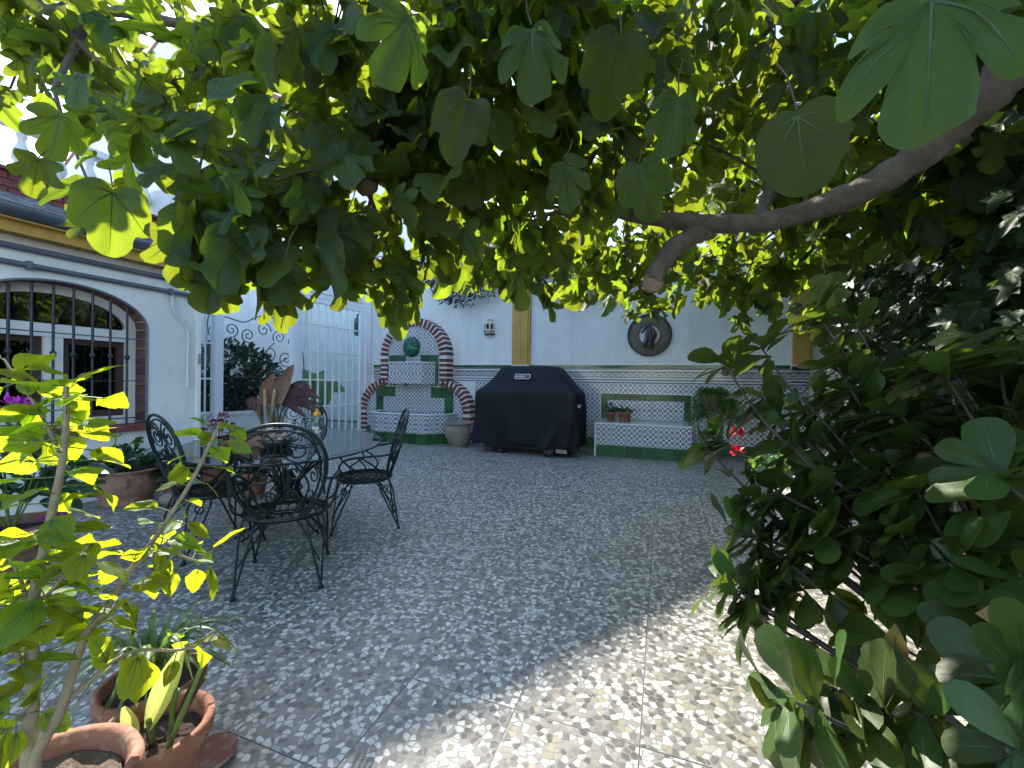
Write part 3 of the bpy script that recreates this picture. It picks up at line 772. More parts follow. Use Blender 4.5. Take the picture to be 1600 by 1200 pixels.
# lower basin
YL_ = -.78
p2_ = [(-.66, FY), (-.55, -.60), (-.30, YL_), (.62, YL_), (.84, -.52), (.86, FY)]
lb = basin(p2_, .0, .455, .06).obj('lower_basin', ['azulejo', 'white_glaze'], ft)
for i in range(len(p2_) - 1):
    (xa, ya), (xb, yb) = p2_[i], p2_[i + 1]; L_ = sqrt((xb - xa) ** 2 + (yb - ya) ** 2); nu = max(1, round(L_ / .19))
    tiles(lb, 'green_tile', 'green_glaze', (xa, ya, .002), (xb - xa, yb - ya, 0), (0, 0, 1), L_, .155, nu, 1)
    tiles(lb, 'patterned_tile', 'azulejo', (xa, ya, .160), (xb - xa, yb - ya, 0), (0, 0, 1), L_, .285, nu, 2)
m_ = MB(); m_.tube([(x, y - .014 if y < FY else y, .457) for x, y in p2_], .013, 6); m_.obj('rim', 'white_glaze', lb)
# lion mask
lm = MB(); cz = 1.545; cy = FY - .012
import bmesh
bm = bmesh.new(); bmesh.ops.create_icosphere(bm, subdivisions=4, radius=1)
for v_ in bm.verts:
    x, y, z = v_.co; r = sqrt(x * x + z * z)
    d = .55 * max(0, -y)
    th = atan2(z, x)
    d += .26 * max(0, sin(th * 11)) * (1 if r > .62 else 0) * max(0, -y + .35)                     # mane
    d += .28 * math.exp(-((x / .17) ** 2 + ((z + .10) / .28) ** 2))                                  # nose and muzzle
    d += .16 * math.exp(-(((abs(x) - .16) / .14) ** 2 + ((z + .32) / .13) ** 2))                     # jowls
    d -= .20 * math.exp(-(((abs(x) - .30) / .13) ** 2 + ((z - .14) / .10) ** 2))                     # eye sockets
    d += .14 * math.exp(-(((abs(x) - .30) / .07) ** 2 + ((z - .12) / .06) ** 2))
    d += .14 * math.exp(-(((abs(x) - .28) / .20) ** 2 + ((z - .32) / .08) ** 2))                     # brows
    d -= .25 * math.exp(-((x / .16) ** 2 + ((z + .50) / .07) ** 2))                                  # mouth
    v_.co = (x * .165, -d * .15 if y < 0 else 0.01, z * .175)
me = bpy.data.meshes.new('lion_mask'); bm.to_mesh(me); bm.free(); me.materials.append(MATS['lion_glaze'])
for p_ in me.polygons: p_.use_smooth = True
link('lion_mask', me, ft, loc=(-.03, FY - .016, 1.56))

# ------------------------------------------------------------------ stoneware pot by the fountain
def pot(name, label, loc, prof, mat, soil=None, soilmat='soil', cat='pot', handles=None, group=None, n=32):
    t = thing(name, label, cat, loc, random.uniform(0, 6), group)
    b_ = MB(); b_.lathe(prof, n); b_.add([(prof[0][0] * cos(2 * pi * i / n), prof[0][0] * sin(2 * pi * i / n), prof[0][1]) for i in range(n)], [tuple(range(n))[::-1]])
    b_.obj('body', mat, t)
    if soil:
        b_ = MB(); nn = 20; rings = 5; vs = []; fs = []
        for i in range(rings + 1):
            for j in range(nn): vs.append((soil[0] * i / rings * cos(2 * pi * j / nn), soil[0] * i / rings * sin(2 * pi * j / nn), soil[1] + random.uniform(-.006, .006)))
        for i in range(rings):
            for j in range(nn): fs.append((i * nn + j, i * nn + (j + 1) % nn, (i + 1) * nn + (j + 1) % nn, (i + 1) * nn + j))
        b_.add(vs, fs, 0, True); b_.obj('soil', soilmat, t)
    if handles:
        for s in (0, pi):
            b_ = MB(); r, z, q = handles
            pts = [(r - .01, 0, z + q), (r + q * .8, 0, z + q * .8), (r + q, 0, z), (r + q * .7, 0, z - q * .8), (r - .01, 0, z - q)]
            b_.tube([(x * cos(s) , x * sin(s), zz) for x, _, zz in smoothpath(pts, 3)], q * .28, 6); b_.obj('handle', mat, t)
    return t
cp = pot('clay_pot', 'round buff clay pot with small ear handles beside the fountain', (-2.93, 5.72, 0),
    [(.13, 0), (.14, .02), (.20, .14), (.225, .24), (.215, .29), (.195, .315), (.21, .335), (.235, .345), (.232, .358), (.20, .355), (.185, .32), (.18, .22)], 'stoneware', (.19, .25), handles=(.22, .27, .045))
cp.rotation_euler.z = pi * .92

# ------------------------------------------------------------------ covered barbecue
gl = thing('covered_barbecue', 'large barbecue under a fitted black cloth cover', 'barbecue', (-1.775, 5.70, 0))
rings = [(0.115, -0.74, 0.735, -0.36, 0.33), (0.15, -0.745, 0.74, -0.365, 0.335), (0.3, -0.75, 0.745, -0.36, 0.33), (0.55, -0.745, 0.75, -0.355, 0.325), (0.74, -0.74, 0.75, -0.35, 0.32), (0.82, -0.735, 0.748, -0.345, 0.315), (0.86, -0.715, 0.73, -0.335, 0.31), (0.9, -0.66, 0.69, -0.31, 0.3), (0.97, -0.585, 0.63, -0.27, 0.29), (1.06, -0.505, 0.55, -0.235, 0.275), (1.15, -0.44, 0.47, -0.2, 0.26), (1.195, -0.41, 0.42, -0.175, 0.24), (1.21, -0.38, 0.39, -0.15, 0.215)]
cv = MB(); NP = 120; vs = []; fs = []
def rrect(t, x0, x1, y0, y1, rad):
    # point on a rounded rectangle, t in 0..1
    w_, h_ = x1 - x0, y1 - y0; per = 2 * (w_ + h_); d = (t % 1) * per
    if d < w_: x, y = x0 + d, y0
    elif d < w_ + h_: x, y = x1, y0 + d - w_
    elif d < 2 * w_ + h_: x, y = x1 - (d - w_ - h_), y1
    else: x, y = x0, y1 - (d - 2 * w_ - h_)
    cx = min(max(x, x0 + rad), x1 - rad); cy = min(max(y, y0 + rad), y1 - rad)
    dx, dy = x - cx, y - cy; l = sqrt(dx * dx + dy * dy)
    if l > 1e-9: x, y = cx + dx / l * rad, cy + dy / l * rad
    return x, y
zz = []
for i in range(len(rings) - 1):
    n_ = 5 if i in (2, 3) else 3
    for k in range(n_):
        f_ = k / n_; zz.append(tuple(a_ + (b2 - a_) * f_ for a_, b2 in zip(rings[i], rings[i + 1])))
zz.append(rings[-1])
for z, x0, x1, y0, y1 in zz:
    for j in range(NP):
        x, y = rrect(j / NP, x0, x1, y0, y1, .075)
        low = max(0, min(1, (.85 - z) / .8)); a_ = j / NP * 2 * pi
        wv = .018 * low * sin(a_ * 9 + 2.2 * z) + .012 * low * sin(a_ * 17 + 1.3 - 3 * z) + .006 * sin(a_ * 5 + 9 * z) + .004 * sin(a_ * 31 + 6 * z)
        fold = .055 * math.exp(-(((x - .32 - (z - .1) * .55) / .05) ** 2)) * low * (1 if y < 0 else 0)   # long diagonal fold
        fold += .045 * math.exp(-(((x - .60 - (z - .2) * .2) / .04) ** 2)) * low * (1 if y < 0 else 0)
        cxm, cym = (x0 + x1) / 2, (y0 + y1) / 2
        nx, ny = (1 if x > x1 - .08 else -1 if x < x0 + .08 else 0), (1 if y > y1 - .08 else -1 if y < y0 + .08 else 0)
        sag = 0
        if .85 < z < 1.2: sag = -.012 * sin((z - .85) / .35 * pi)
        vs.append((x + nx * wv, y + ny * wv - fold, z + sag + (.012 * sin(a_ * 7) if z < .13 else 0) + (.006 * sin(x * 9) if z > 1.18 else 0)))
for i in range(len(zz) - 1):
    for j in range(NP): fs.append((i * NP + j, i * NP + (j + 1) % NP, (i + 1) * NP + (j + 1) % NP, (i + 1) * NP + j))
fs.append(tuple((len(zz) - 1) * NP + j for j in range(NP)))
cv.add(vs, fs, 0, True); cover = cv.obj('cover', 'cover_cloth', gl)
# seam and strap
m_ = MB(); m_.box(.70, .762, -.30, -.16, .66, .70); m_.obj('strap', 'grey_plastic', gl)
# logo patch on the sloping front of the hood
lp = MB(); n_ = 20
def rr(w_, h_, r): return [(max(-w_ + r, min(w_ - r, sx * w_)) + r * cos(a_), max(-h_ + r, min(h_ - r, sy * h_)) + r * sin(a_)) for sx, sy, base in ((1, 1, 0), (-1, 1, pi / 2), (-1, -1, pi), (1, -1, 3 * pi / 2)) for a_ in [base + pi / 2 * i / 4 for i in range(5)]]
lp.prism(rr(.112, .036, .018), -.004, 0, 0)
tilt = -atan2(.10, .27)
logo = lp.obj('logo_patch', 'logo_white', gl, loc=(-.04, -.262, 1.065), rot=(tilt, 0, 0))
lp = MB(); lp.prism(rr(.104, .029, .013), -.0055, -.0042, 0); lp.obj('logo_ground', 'logo_black', logo)
tcu = bpy.data.curves.new('logo_text', 'FONT'); tcu.body = 'weber'; tcu.size = .058; tcu.align_x = 'CENTER'; tcu.align_y = 'CENTER'; tcu.extrude = .0006
tcu.materials.append(MATS['logo_white']); to_ = bpy.data.objects.new('logo_text_source', tcu); tme = bpy.data.meshes.new_from_object(to_); bpy.data.objects.remove(to_)
link('logo_text', tme, logo, loc=(-.022, -.0068, .002), rot=(pi / 2, 0, 0))
lp = MB(); lp.prism([(.072 + .016 * cos(a_), .016 * sin(a_)) for a_ in [2 * pi * i / 12 for i in range(12)]], -.0066, -.0057, 0); lp.obj('logo_dot', 'logo_red', logo)
# wheels
def wheel(x, y, r, w_):
    b_ = MB(); b_.lathe([(r * .68, -w_ / 2), (r * .96, -w_ / 2), (r, -w_ * .3), (r, w_ * .3), (r * .96, w_ / 2), (r * .68, w_ / 2)], 20)
    b_.xf(Matrix.Rotation(pi / 2, 4, 'X')); t_ = b_.obj('wheel', 'rubber', gl, loc=(x, y, r))
    b_ = MB(); b_.lathe([(0.001, -w_ * .45), (r * .2, -w_ * .45), (r * .22, -w_ * .3), (r * .68, -w_ * .3), (r * .7, w_ * .4)], 20); b_.xf(Matrix.Rotation(pi / 2, 4, 'X')); b_.obj('hub', 'hub_grey', t_)
    for k in range(5):
        a_ = 2 * pi * k / 5; b_ = MB(); b_.tube([(r * .15 * cos(a_), w_ * .42, r * .15 * sin(a_)), (r * .66 * cos(a_), w_ * .42, r * .66 * sin(a_))], r * .09, 5); b_.tube([(r * .15 * cos(a_), -w_ * .42, r * .15 * sin(a_)), (r * .66 * cos(a_), -w_ * .42, r * .66 * sin(a_))], r * .09, 5); b_.obj('spoke', 'hub_grey', t_)
wheel(.36, -.345, .088, .05)
wheel(.36, .26, .085, .05)
for y in (-.30, .28):
    b_ = MB(); b_.lathe([(.0, -.014), (.034, -.014), (.036, 0), (.034, .014), (.0, .014)], 12); b_.xf(Matrix.Rotation(pi / 2, 4, 'X')); b_.box(-.015, .015, -.02, .02, .02, .06); b_.obj('caster', 'rubber', gl, loc=(-.34, y, .036))
b_ = MB(); b_.box(.45, .60, -.30, -.20, .05, .10); b_.obj('base_rail', 'grey_plastic', gl)
b_ = MB(); b_.box(-.6, .6, -.28, .26, .075, .11); b_.obj('base_shelf', 'rubber', gl)

# ------------------------------------------------------------------ tiled bench
bn = thing('tiled_bench', 'built-in bench in blue patterned tiles with green tile base', 'bench', (-.24, YB, 0))
m_ = MB(); m_.box(-.60, .60, -.62, 0, 0, .438); m_.obj('base', 'white_glaze', bn)
tiles(bn, 'green_tile', 'green_glaze', (-.60, -.62, .002), (1, 0, 0), (0, 0, 1), 1.2, .155, 6, 1)
tiles(bn, 'patterned_tile', 'azulejo', (-.60, -.62, .16), (1, 0, 0), (0, 0, 1), 1.2, .275, 6, 2)
tiles(bn, 'patterned_tile', 'azulejo', (-.60, -.005, .160), (0, -1, 0), (0, 0, 1), .615, .275, 3, 2)
tiles(bn, 'green_tile', 'green_glaze', (-.60, -.005, .002), (0, -1, 0), (0, 0, 1), .615, .155, 3, 1)
tiles(bn, 'seat_tile', 'azulejo', (-.60, -.61, .438), (1, 0, 0), (0, 1, 0), 1.2, .58, 6, 3)
m_ = MB(); m_.box(-.62, .60, -.642, -.612, .436, .456); m_.box(-.622, -.600, -.642, -.60, 0, .435); m_.obj('edge_trim', 'white_glaze', bn)
tiles(bn, 'back_tile', 'azulejo', (-.53, -.024, .465), (1, 0, 0), (0, 0, 1), 1.06, .28, 5, 2)
tiles(bn, 'green_tile', 'green_glaze', (-.62, -.024, .745), (1, 0, 0), (0, 0, 1), 1.24, .09, 6, 1)
tiles(bn, 'green_tile', 'green_glaze', (-.62, -.024, .465), (1, 0, 0), (0, 0, 1), .09, .28, 1, 2)
tiles(bn, 'green_tile', 'green_glaze', (.53, -.024, .465), (1, 0, 0), (0, 0, 1), .09, .28, 1, 2)
m_ = MB(); m_.box(-.63, .63, -.040, -.013, .836, .848); m_.box(-.632, -.621, -.040, -.013, .46, .836); m_.box(.621, .632, -.040, -.013, .46, .836); m_.obj('edge_trim', 'white_glaze', bn)

# ------------------------------------------------------------------ bronze wall medallion
md = thing('wall_medallion', 'round hammered bronze wall ornament with open centre and bird figures', 'ornament', (-.19, YB - .002, 1.695))
b_ = MB(); b_.lathe([(.128, -.010), (.134, -.014), (.22, -.019), (.295, -.014), (.305, -.008), (.30, -.002), (.14, -.002), (.128, -.010)], 56)
b_.xf(Matrix.Rotation(-pi / 2, 4, 'X') @ Matrix.Scale(-1, 4, (0, 0, 1))); b_.xf(Matrix.Scale(1, 4)); ring = b_.obj('ring', 'bronze', md)
b_ = MB(); b_.tube([(.302 * cos(2 * pi * i / 56), -.014, .302 * sin(2 * pi * i / 56)) for i in range(56)], .009, 6, closed=True); b_.obj('ring_edge', 'bronze_dark', md)
def blade(pts, wd, par, name='bird_figure', mat='bronze_dark', y=-.045):
    c = smoothpath([(x, y, z) for x, z in pts], 5); n = len(c)
    rs = [wd * (sin(pi * min(1, (i + .6) / (n + .2))) ** .8) + .002 for i in range(n)]
    b_ = MB(); b_.tube(c, rs, 8); b_.xf(Matrix.Diagonal((1, 1, 1, 1))); b_.obj(name, mat, par)
blade([(-.01, .14), (-.05, .10), (-.085, .06), (-.115, .02)], .018, md); blade([(.0, .15), (-.02, .06), (-.03, -.05), (-.06, -.13), (-.07, -.20)], .032, md)
blade([(.01, .14), (.045, .06), (.05, -.03), (.03, -.12), (.045, -.19)], .034, md, y=-.04); blade([(.0, .08), (.01, -.02), (.02, -.12), (.03, -.22)], .028, md, y=-.06)
blade([(.02, .12), (.08, .04), (.085, -.02), (.06, -.08)], .016, md)
b_ = MB(); b_.tube([(-.004, -.012, .30), (-.004, -.006, .46)], .003, 5); b_.obj('hanging_wire', 'bronze_dark', md)

# ------------------------------------------------------------------ ceramic wall lantern
wl = thing('wall_lantern', 'small pierced white ceramic lantern on the back wall', 'lantern', (-2.70, YB - .0, 1.87))
hexp = [(-.085, 0), (-.085, -.05), (-.04, -.10), (.04, -.10), (.085, -.05), (.085, 0)]
b_ = MB(); n = len(hexp)
prof = [(-.10, .86), (-.07, 1.0), (.075, 1.0), (.09, .90), (.125, .45), (.13, .2)]
v = []
for z, s in prof: v += [(x * s, y * s, z) for x, y in hexp]
b_.add(v, [(i * n + j, i * n + j + 1, (i + 1) * n + j + 1, (i + 1) * n + j) for i in range(len(prof) - 1) for j in range(n - 1)]); b_.obj('body', 'ceramic_white', wl)
for (xa, ya), (xb, yb) in ((hexp[1], hexp[2]), (hexp[2], hexp[3]), (hexp[3], hexp[4])):
    d = Vector((xb - xa, yb - ya, 0)); L_ = d.length; d.normalize(); nr = Vector((d.y, -d.x, 0)); c0 = Vector(((xa + xb) / 2, (ya + yb) / 2, 0))
    h = MB(); hw = L_ * .30
    poly = [(-hw, -.025), (hw, -.025), (hw, .04)] + [(hw * cos(a_), .04 + hw * sin(a_)) for a_ in [pi * i / 6 for i in range(1, 6)]] + [(-hw, .04)]
    h.add([tuple(c0 + d * x + nr * .002 + Vector((0, 0, z))) for x, z in poly], [tuple(range(len(poly)))]); h.obj('opening_shade', 'hole_shade', wl)  # dark face laid on the solid body; the shade inside the hole is painted
    zg = MB(); pts = [c0 + d * (L_ * (k / 6 - .5)) + nr * .002 + Vector((0, 0, -.062 + (.016 if k % 2 else -.01))) for k in range(7)]
    zg.tube(pts, .005, 5); zg.obj('zigzag', 'bronze_dark', wl)
b_ = MB(); b_.tube([(x * .9, y * .9, -.104) for x, y in hexp], .012, 6); b_.tube([(x * .45, y * .45, .13) for x, y in hexp], .008, 6); b_.obj('trim', 'bronze_dark', wl)

# ================================================================== GARDEN FURNITURE
def bk(u, w_): return (u, -.155 - .125 * (w_ / .45), .335 + w_)     # point on the leaning chair back
def chair(label, loc, rz):
    t = thing('garden_chair', label, 'chair', loc, rz, 'green wrought iron chairs round the table')
    R_ = .0075
    b_ = MB(); b_.tube(ring_pts(.19, .18, .33, 36), .0095, 8, closed=True); b_.tube(ring_pts(.175, .165, .318, 36), .006, 6, closed=True); b_.obj('seat_frame', 'iron', t)
    for k in range(9):
        x = -.15 + k * .0375; yy = .18 * sqrt(1 - (x / .19) ** 2)
        b_ = MB(); b_.tube([(x, -yy, .332), (x, -yy * .4, .326), (x, yy * .4, .326), (x, yy, .332)], .0036, 6); b_.obj('seat_slat', 'iron', t)
    b_ = MB(); b_.tube([(-.19, 0, .326), (.19, 0, .326)], .005, 6); b_.obj('seat_slat', 'iron', t)
    for sx in (-1, 1):
        for sy in (-1, 1):
            fx_, fy_ = sx * .175, sy * .195 + (-.01 if sy < 0 else .0)
            b_ = MB(); foot = Vector((fx_ * 1.03, fy_ * 1.04, .012))
            for da in (-.24, .24):
                a0 = atan2(sy * .12, sx * .14) + da
                top = Vector((.19 * cos(a0), .18 * sin(a0), .325)); kn = Vector((.205 * cos(a0), .215 * sin(a0), .265))
                b_.tube(smoothpath([top, kn, kn.lerp(foot, .55) + Vector((0, 0, .0)), foot], 5), .0058, 7)
            a0 = atan2(sy * .12, sx * .14); c = Vector((.198 * cos(a0), .20 * sin(a0), .268)); tv = Vector((-sin(a0), cos(a0), 0))
            b_.tube([c + tv * .02 * cos(2 * pi * i / 14) + Vector((0, 0, .022 * sin(2 * pi * i / 14))) for i in range(14)], .0045, 5, closed=True)
            b_.lathe([(.0, 0), (.012, 0), (.012, .012), (.006, .02)], 8, c=(foot.x, foot.y, 0)); b_.obj('leg', 'iron', t)
            b_ = MB(); b_.tube(smoothpath([(0, 0, .315), (fx_ * .45, fy_ * .45, .27), (fx_ * .98, fy_ * .98, .13)], 4), .0042, 6); b_.obj('brace', 'iron', t)
    # back: two nested hoops
    hoop = [(.085, -.005), (.135, .05), (.175, .13), (.198, .22), (.195, .31), (.155, .395), (.085, .44), (0, .455)]
    full = hoop + [(-u, w_) for u, w_ in hoop[:-1][::-1]]
    b_ = MB(); b_.tube(smoothpath([bk(*p) for p in full], 4), .0085, 8); b_.obj('back_frame', 'iron', t)
    b_ = MB(); b_.tube(smoothpath([bk(u * .87, w_ * .935 + .005) for u, w_ in full], 4), .0052, 7); b_.obj('back_frame', 'iron', t)
    for s in (-1, 1):
        b_ = MB()
        b_.tube([bk(u, w_) for u, w_ in spiral(s * .083, .345, .072, .072, 0, 1, 24)], .004, 6)
        b_.tube([bk(u, w_) for u, w_ in spiral(s * .083, .335, .052, .012, pi / 2, s * 1.3, 22)], .0045, 6)
        b_.obj('back_ring', 'iron', t)
        b_ = MB(); sp_ = spiral(s * .06, .225, .012, .045, 0, s * 1.25, 20)
        u0, w0 = sp_[-1]
        path = [bk(*p) for p in sp_] + smoothpath([bk(u0, w0), bk(s * .12, .17), bk(s * .10, .09), bk(s * .035, .0)], 5)[1:]
        b_.tube(path, .0052, 6); b_.obj('back_scroll', 'iron', t)
        b_ = MB(); sp_ = spiral(s * .045, .105, .010, .032, pi / 2, -s * 1.25, 18); u0, w0 = sp_[-1]
        b_.tube([bk(*p) for p in sp_] + smoothpath([bk(u0, w0), bk(s * .02, .17), bk(s * .015, .26), bk(0, .29)], 4)[1:], .0048, 6); b_.obj('back_scroll', 'iron', t)
        # arm
        b_ = MB(); st = Vector(bk(s * .19, .19))
        b_.tube(smoothpath([st, (s * .225, -.12, .505), (s * .245, .02, .50), (s * .235, .12, .485), (s * .20, .16, .43), (s * .185, .11, .37), (s * .18, .06, .335)], 5), .007, 8); b_.obj('arm', 'iron', t)
        b_ = MB(); b_.tube(smoothpath([(s * .243, .03, .495), (s * .235, -.06, .43), (s * .215, -.10, .37), (s * .18, -.07, .335)], 5), .006, 6)
        b_.tube(smoothpath([(s * .243, .05, .495), (s * .235, .00, .42), (s * .21, .09, .36), (s * .17, .09, .335)], 5), .0055, 6); b_.obj('arm_scroll', 'iron', t)
    return t
chair('green iron chair nearest the camera, its back turned to us', (-1.79, 1.60, 0), radians(40))
chair('green iron chair right of the table, nearest the fountain basin', (-1.93, 2.36, 0), radians(131))
chair('green iron chair left of the table, beside the potted plants', (-2.50, 1.72, 0), radians(-12))
chair('green iron chair on the far side of the glass table', (-3.02, 2.86, 0), radians(-135))

tb = thing('garden_table', 'oval glass topped garden table on a scrolled green iron base', 'table', (-2.42, 2.18, 0), radians(131))
TA, TB, TZ = .83, .60, .55
b_ = MB(); n = 72
v = [(TA * cos(2 * pi * i / n), TB * sin(2 * pi * i / n), z) for z in (TZ, TZ + .010) for i in range(n)]
b_.add(v, [tuple(range(n))[::-1], tuple(range(n, 2 * n))] + [(i, (i + 1) % n, n + (i + 1) % n, n + i) for i in range(n)]); b_.obj('glass_top', 'table_glass', tb)
b_ = MB(); b_.tube(ring_pts(TA + .002, TB + .002, TZ + .005, 72), .006, 6, closed=True); b_.obj('rim', 'iron', tb)
b_ = MB(); b_.tube(ring_pts(.50, .38, TZ - .012, 40), .009, 7, closed=True); b_.obj('top_frame', 'iron', tb)
for k in range(4):
    a0 = pi / 4 + k * pi / 2
    b_ = MB()
    for da in (-.11, .11):
        a_ = a0 + da; c, s = cos(a_), sin(a_) * .8
        b_.tube(smoothpath([(.50 * c, .47 * s, TZ - .015), (.36 * c, .36 * s, .47), (.15 * c, .15 * s, .34), (.09 * c, .09 * s, .22), (.17 * c, .17 * s, .11), (.33 * c, .33 * s, .035), (.42 * c, .42 * s, .012)], 5), .0075, 7)
    b_.obj('leg', 'iron', tb)
    c, s = cos(a0), sin(a0) * .8
    b_ = MB(); sp_ = spiral(.30, .36, .012, .06, 0, 1.4, 20); b_.tube([(r * c, r * s, z) for r, z in sp_], .0055, 6); sp_ = spiral(.22, .14, .010, .05, pi, 1.3, 18); b_.tube([(r * c, r * s, z) for r, z in sp_], .005, 6); b_.obj('leg_scroll', 'iron', tb)
    b_ = MB(); b_.tube([(.46 * c, .46 * s, TZ - .02), (.13 * c, .13 * s, .30)], .004, 5); b_.obj('stay', 'iron', tb)
b_ = MB(); b_.tube(ring_pts(.10, .085, .24, 20), .007, 6, closed=True); b_.tube(ring_pts(.14, .12, .10, 20), .006, 6, closed=True); b_.lathe([(.0, .12), (.03, .13), (.045, .18), (.025, .24), (.05, .30), (.02, .36), (0, .37)], 10); b_.obj('hub', 'iron', tb)

# ------------------------------------------------------------------ things on the table
TT = TZ + .010
vs_ = thing('dried_plant_vase', 'glass cylinder vase of dried brown leaves on the table', 'vase', (-2.52, 2.12, TT))
b_ = MB(); b_.lathe([(.0, .006), (.062, .006), (.066, .02), (.066, .26), (.061, .26), (.061, .02)], 24); b_.obj('glass', 'jar_glass', vs_)
b_ = MB(); 
for k in range(5):
    a_ = k * 1.3; b_.tube(smoothpath([(.03 * cos(a_), .03 * sin(a_), .02), (.035 * cos(a_ + .5), .035 * sin(a_ + .5), .2), (.05 * cos(a_ + .8), .05 * sin(a_ + .8), .36)], 4), [.016, .010], 7)
b_.obj('stalks', 'dry_stalk', vs_)
def bigleaf(pts, wd, mat, par, name, curl=.3, n=10):
    c = smoothpath(pts, 4); k = len(c); b_ = MB(); vv = []; ff = []
    for i, p in enumerate(c):
        t = (c[min(i + 1, k - 1)] - c[max(i - 1, 0)]).normalized(); side = t.cross(Vector((.6, -.8, .25))).normalized(); nr = side.cross(t)
        wq = wd * sin(pi * min(.99, (i + .25) / (k - .4)) ** 1.15) ** 1.1
        for u in (-1, -.5, 0, .5, 1): vv.append(p + side * u * wq + nr * (abs(u) ** 1.5) * wq * curl)
    for i in range(k - 1):
        for j in range(4): ff.append((i * 5 + j, i * 5 + j + 1, i * 5 + j + 6, i * 5 + j + 5))
    b_.add(vv, ff, 0, True); return b_.obj(name, mat, par)
bigleaf([(0, 0, .06), (-.03, 0, .22), (-.035, .0, .36), (.0, .02, .47)], .048, 'dry_leaf', vs_, 'leaf'); bigleaf([(.02, 0, .15), (.05, .02, .3), (.07, .05, .42), (.11, .08, .53)], .05, 'dry_leaf_grey', vs_, 'leaf', .7); bigleaf([(-.02, 0, .05), (-.04, -.01, .2), (-.05, -.02, .3)], .05, 'dry_leaf', vs_, 'leaf')
for k in range(16):
    a_ = random.uniform(-.6, .5); l = random.uniform(.12, .24)
    p0 = Vector((.02, .01, .24)); d = Vector((.55 + .3 * cos(a_ * 3), .45 + .2 * a_, .45 + a_ * .9)).normalized()
    bigleaf([p0, p0 + d * l * .5 + Vector((0, 0, .03)), p0 + d * l, p0 + d * l * 1.15 + Vector((.03, .02, -.05))], .022, 'dry_purple', vs_, 'leaf', .6)
for k in range(6):
    a_ = random.uniform(2.4, 4.2); l = random.uniform(.10, .16); p0 = Vector((-.02, 0, .22)); d = Vector((cos(a_), sin(a_) * .4, .35)).normalized()
    bigleaf([p0, p0 + d * l * .5 + Vector((0, 0, .02)), p0 + d * l, p0 + d * l + Vector((0, 0, -.06))], .02, 'dry_purple', vs_, 'leaf', .6)
jr = thing('glass_jar', 'clear cut-glass jar with amber stopper on the table', 'jar', (-2.20, 2.20, TT))
b_ = MB(); b_.lathe([(.0, .0), (.034, .002), (.04, .012), (.052, .06), (.058, .10), (.05, .135), (.03, .155), (.026, .165), (.034, .172), (.031, .172), (.023, .165), (.046, .13), (.054, .10), (.048, .06), (.036, .015), (0, .012)], 20); b_.obj('body', 'jar_glass', jr)
b_ = MB(); b_.lathe([(.0, .165), (.028, .168), (.052, .180), (.050, .184), (.025, .182), (.0, .182)], 16); b_.obj('collar', 'jar_glass', jr)
b_ = MB(); b_.ball((0, 0, .196), .026, 0, 10, (1, 1, .75)); b_.ball((.0, 0, .218), .012, 0, 8); b_.obj('stopper', 'amber', jr)
bo = thing('pebble_bowl', 'dark shallow bowl of pebbles and shells on the table', 'bowl', (-2.30, 1.98, TT))
b_ = MB(); b_.lathe([(.0, .0), (.07, .002), (.09, .03), (.095, .055), (.09, .055), (.082, .03), (0, .02)], 24); b_.obj('body', 'bowl_dark', bo)
for k in range(26):
    a_ = random.uniform(0, 2 * pi); r = .075 * sqrt(random.random()); b_ = MB(); b_.ball((0, 0, 0), random.uniform(.013, .022), 0, 7, (1, random.uniform(.7, 1.2), .7), .08); b_.obj('pebble', 'pebble', bo, loc=(r * cos(a_), r * sin(a_), .052 + random.uniform(0, .03) - r * .2), rot=(random.random(), random.random(), random.random() * 6))
ba = thing('bark_tray', 'curled piece of brown bark lying on the glass table', 'bark', (-2.47, 1.90, TT))
bigleaf([(-.16, -.05, .012), (-.06, -.02, .03), (.05, .01, .028), (.14, .03, .015)], .055, 'dry_leaf', ba, 'bark', -.5)

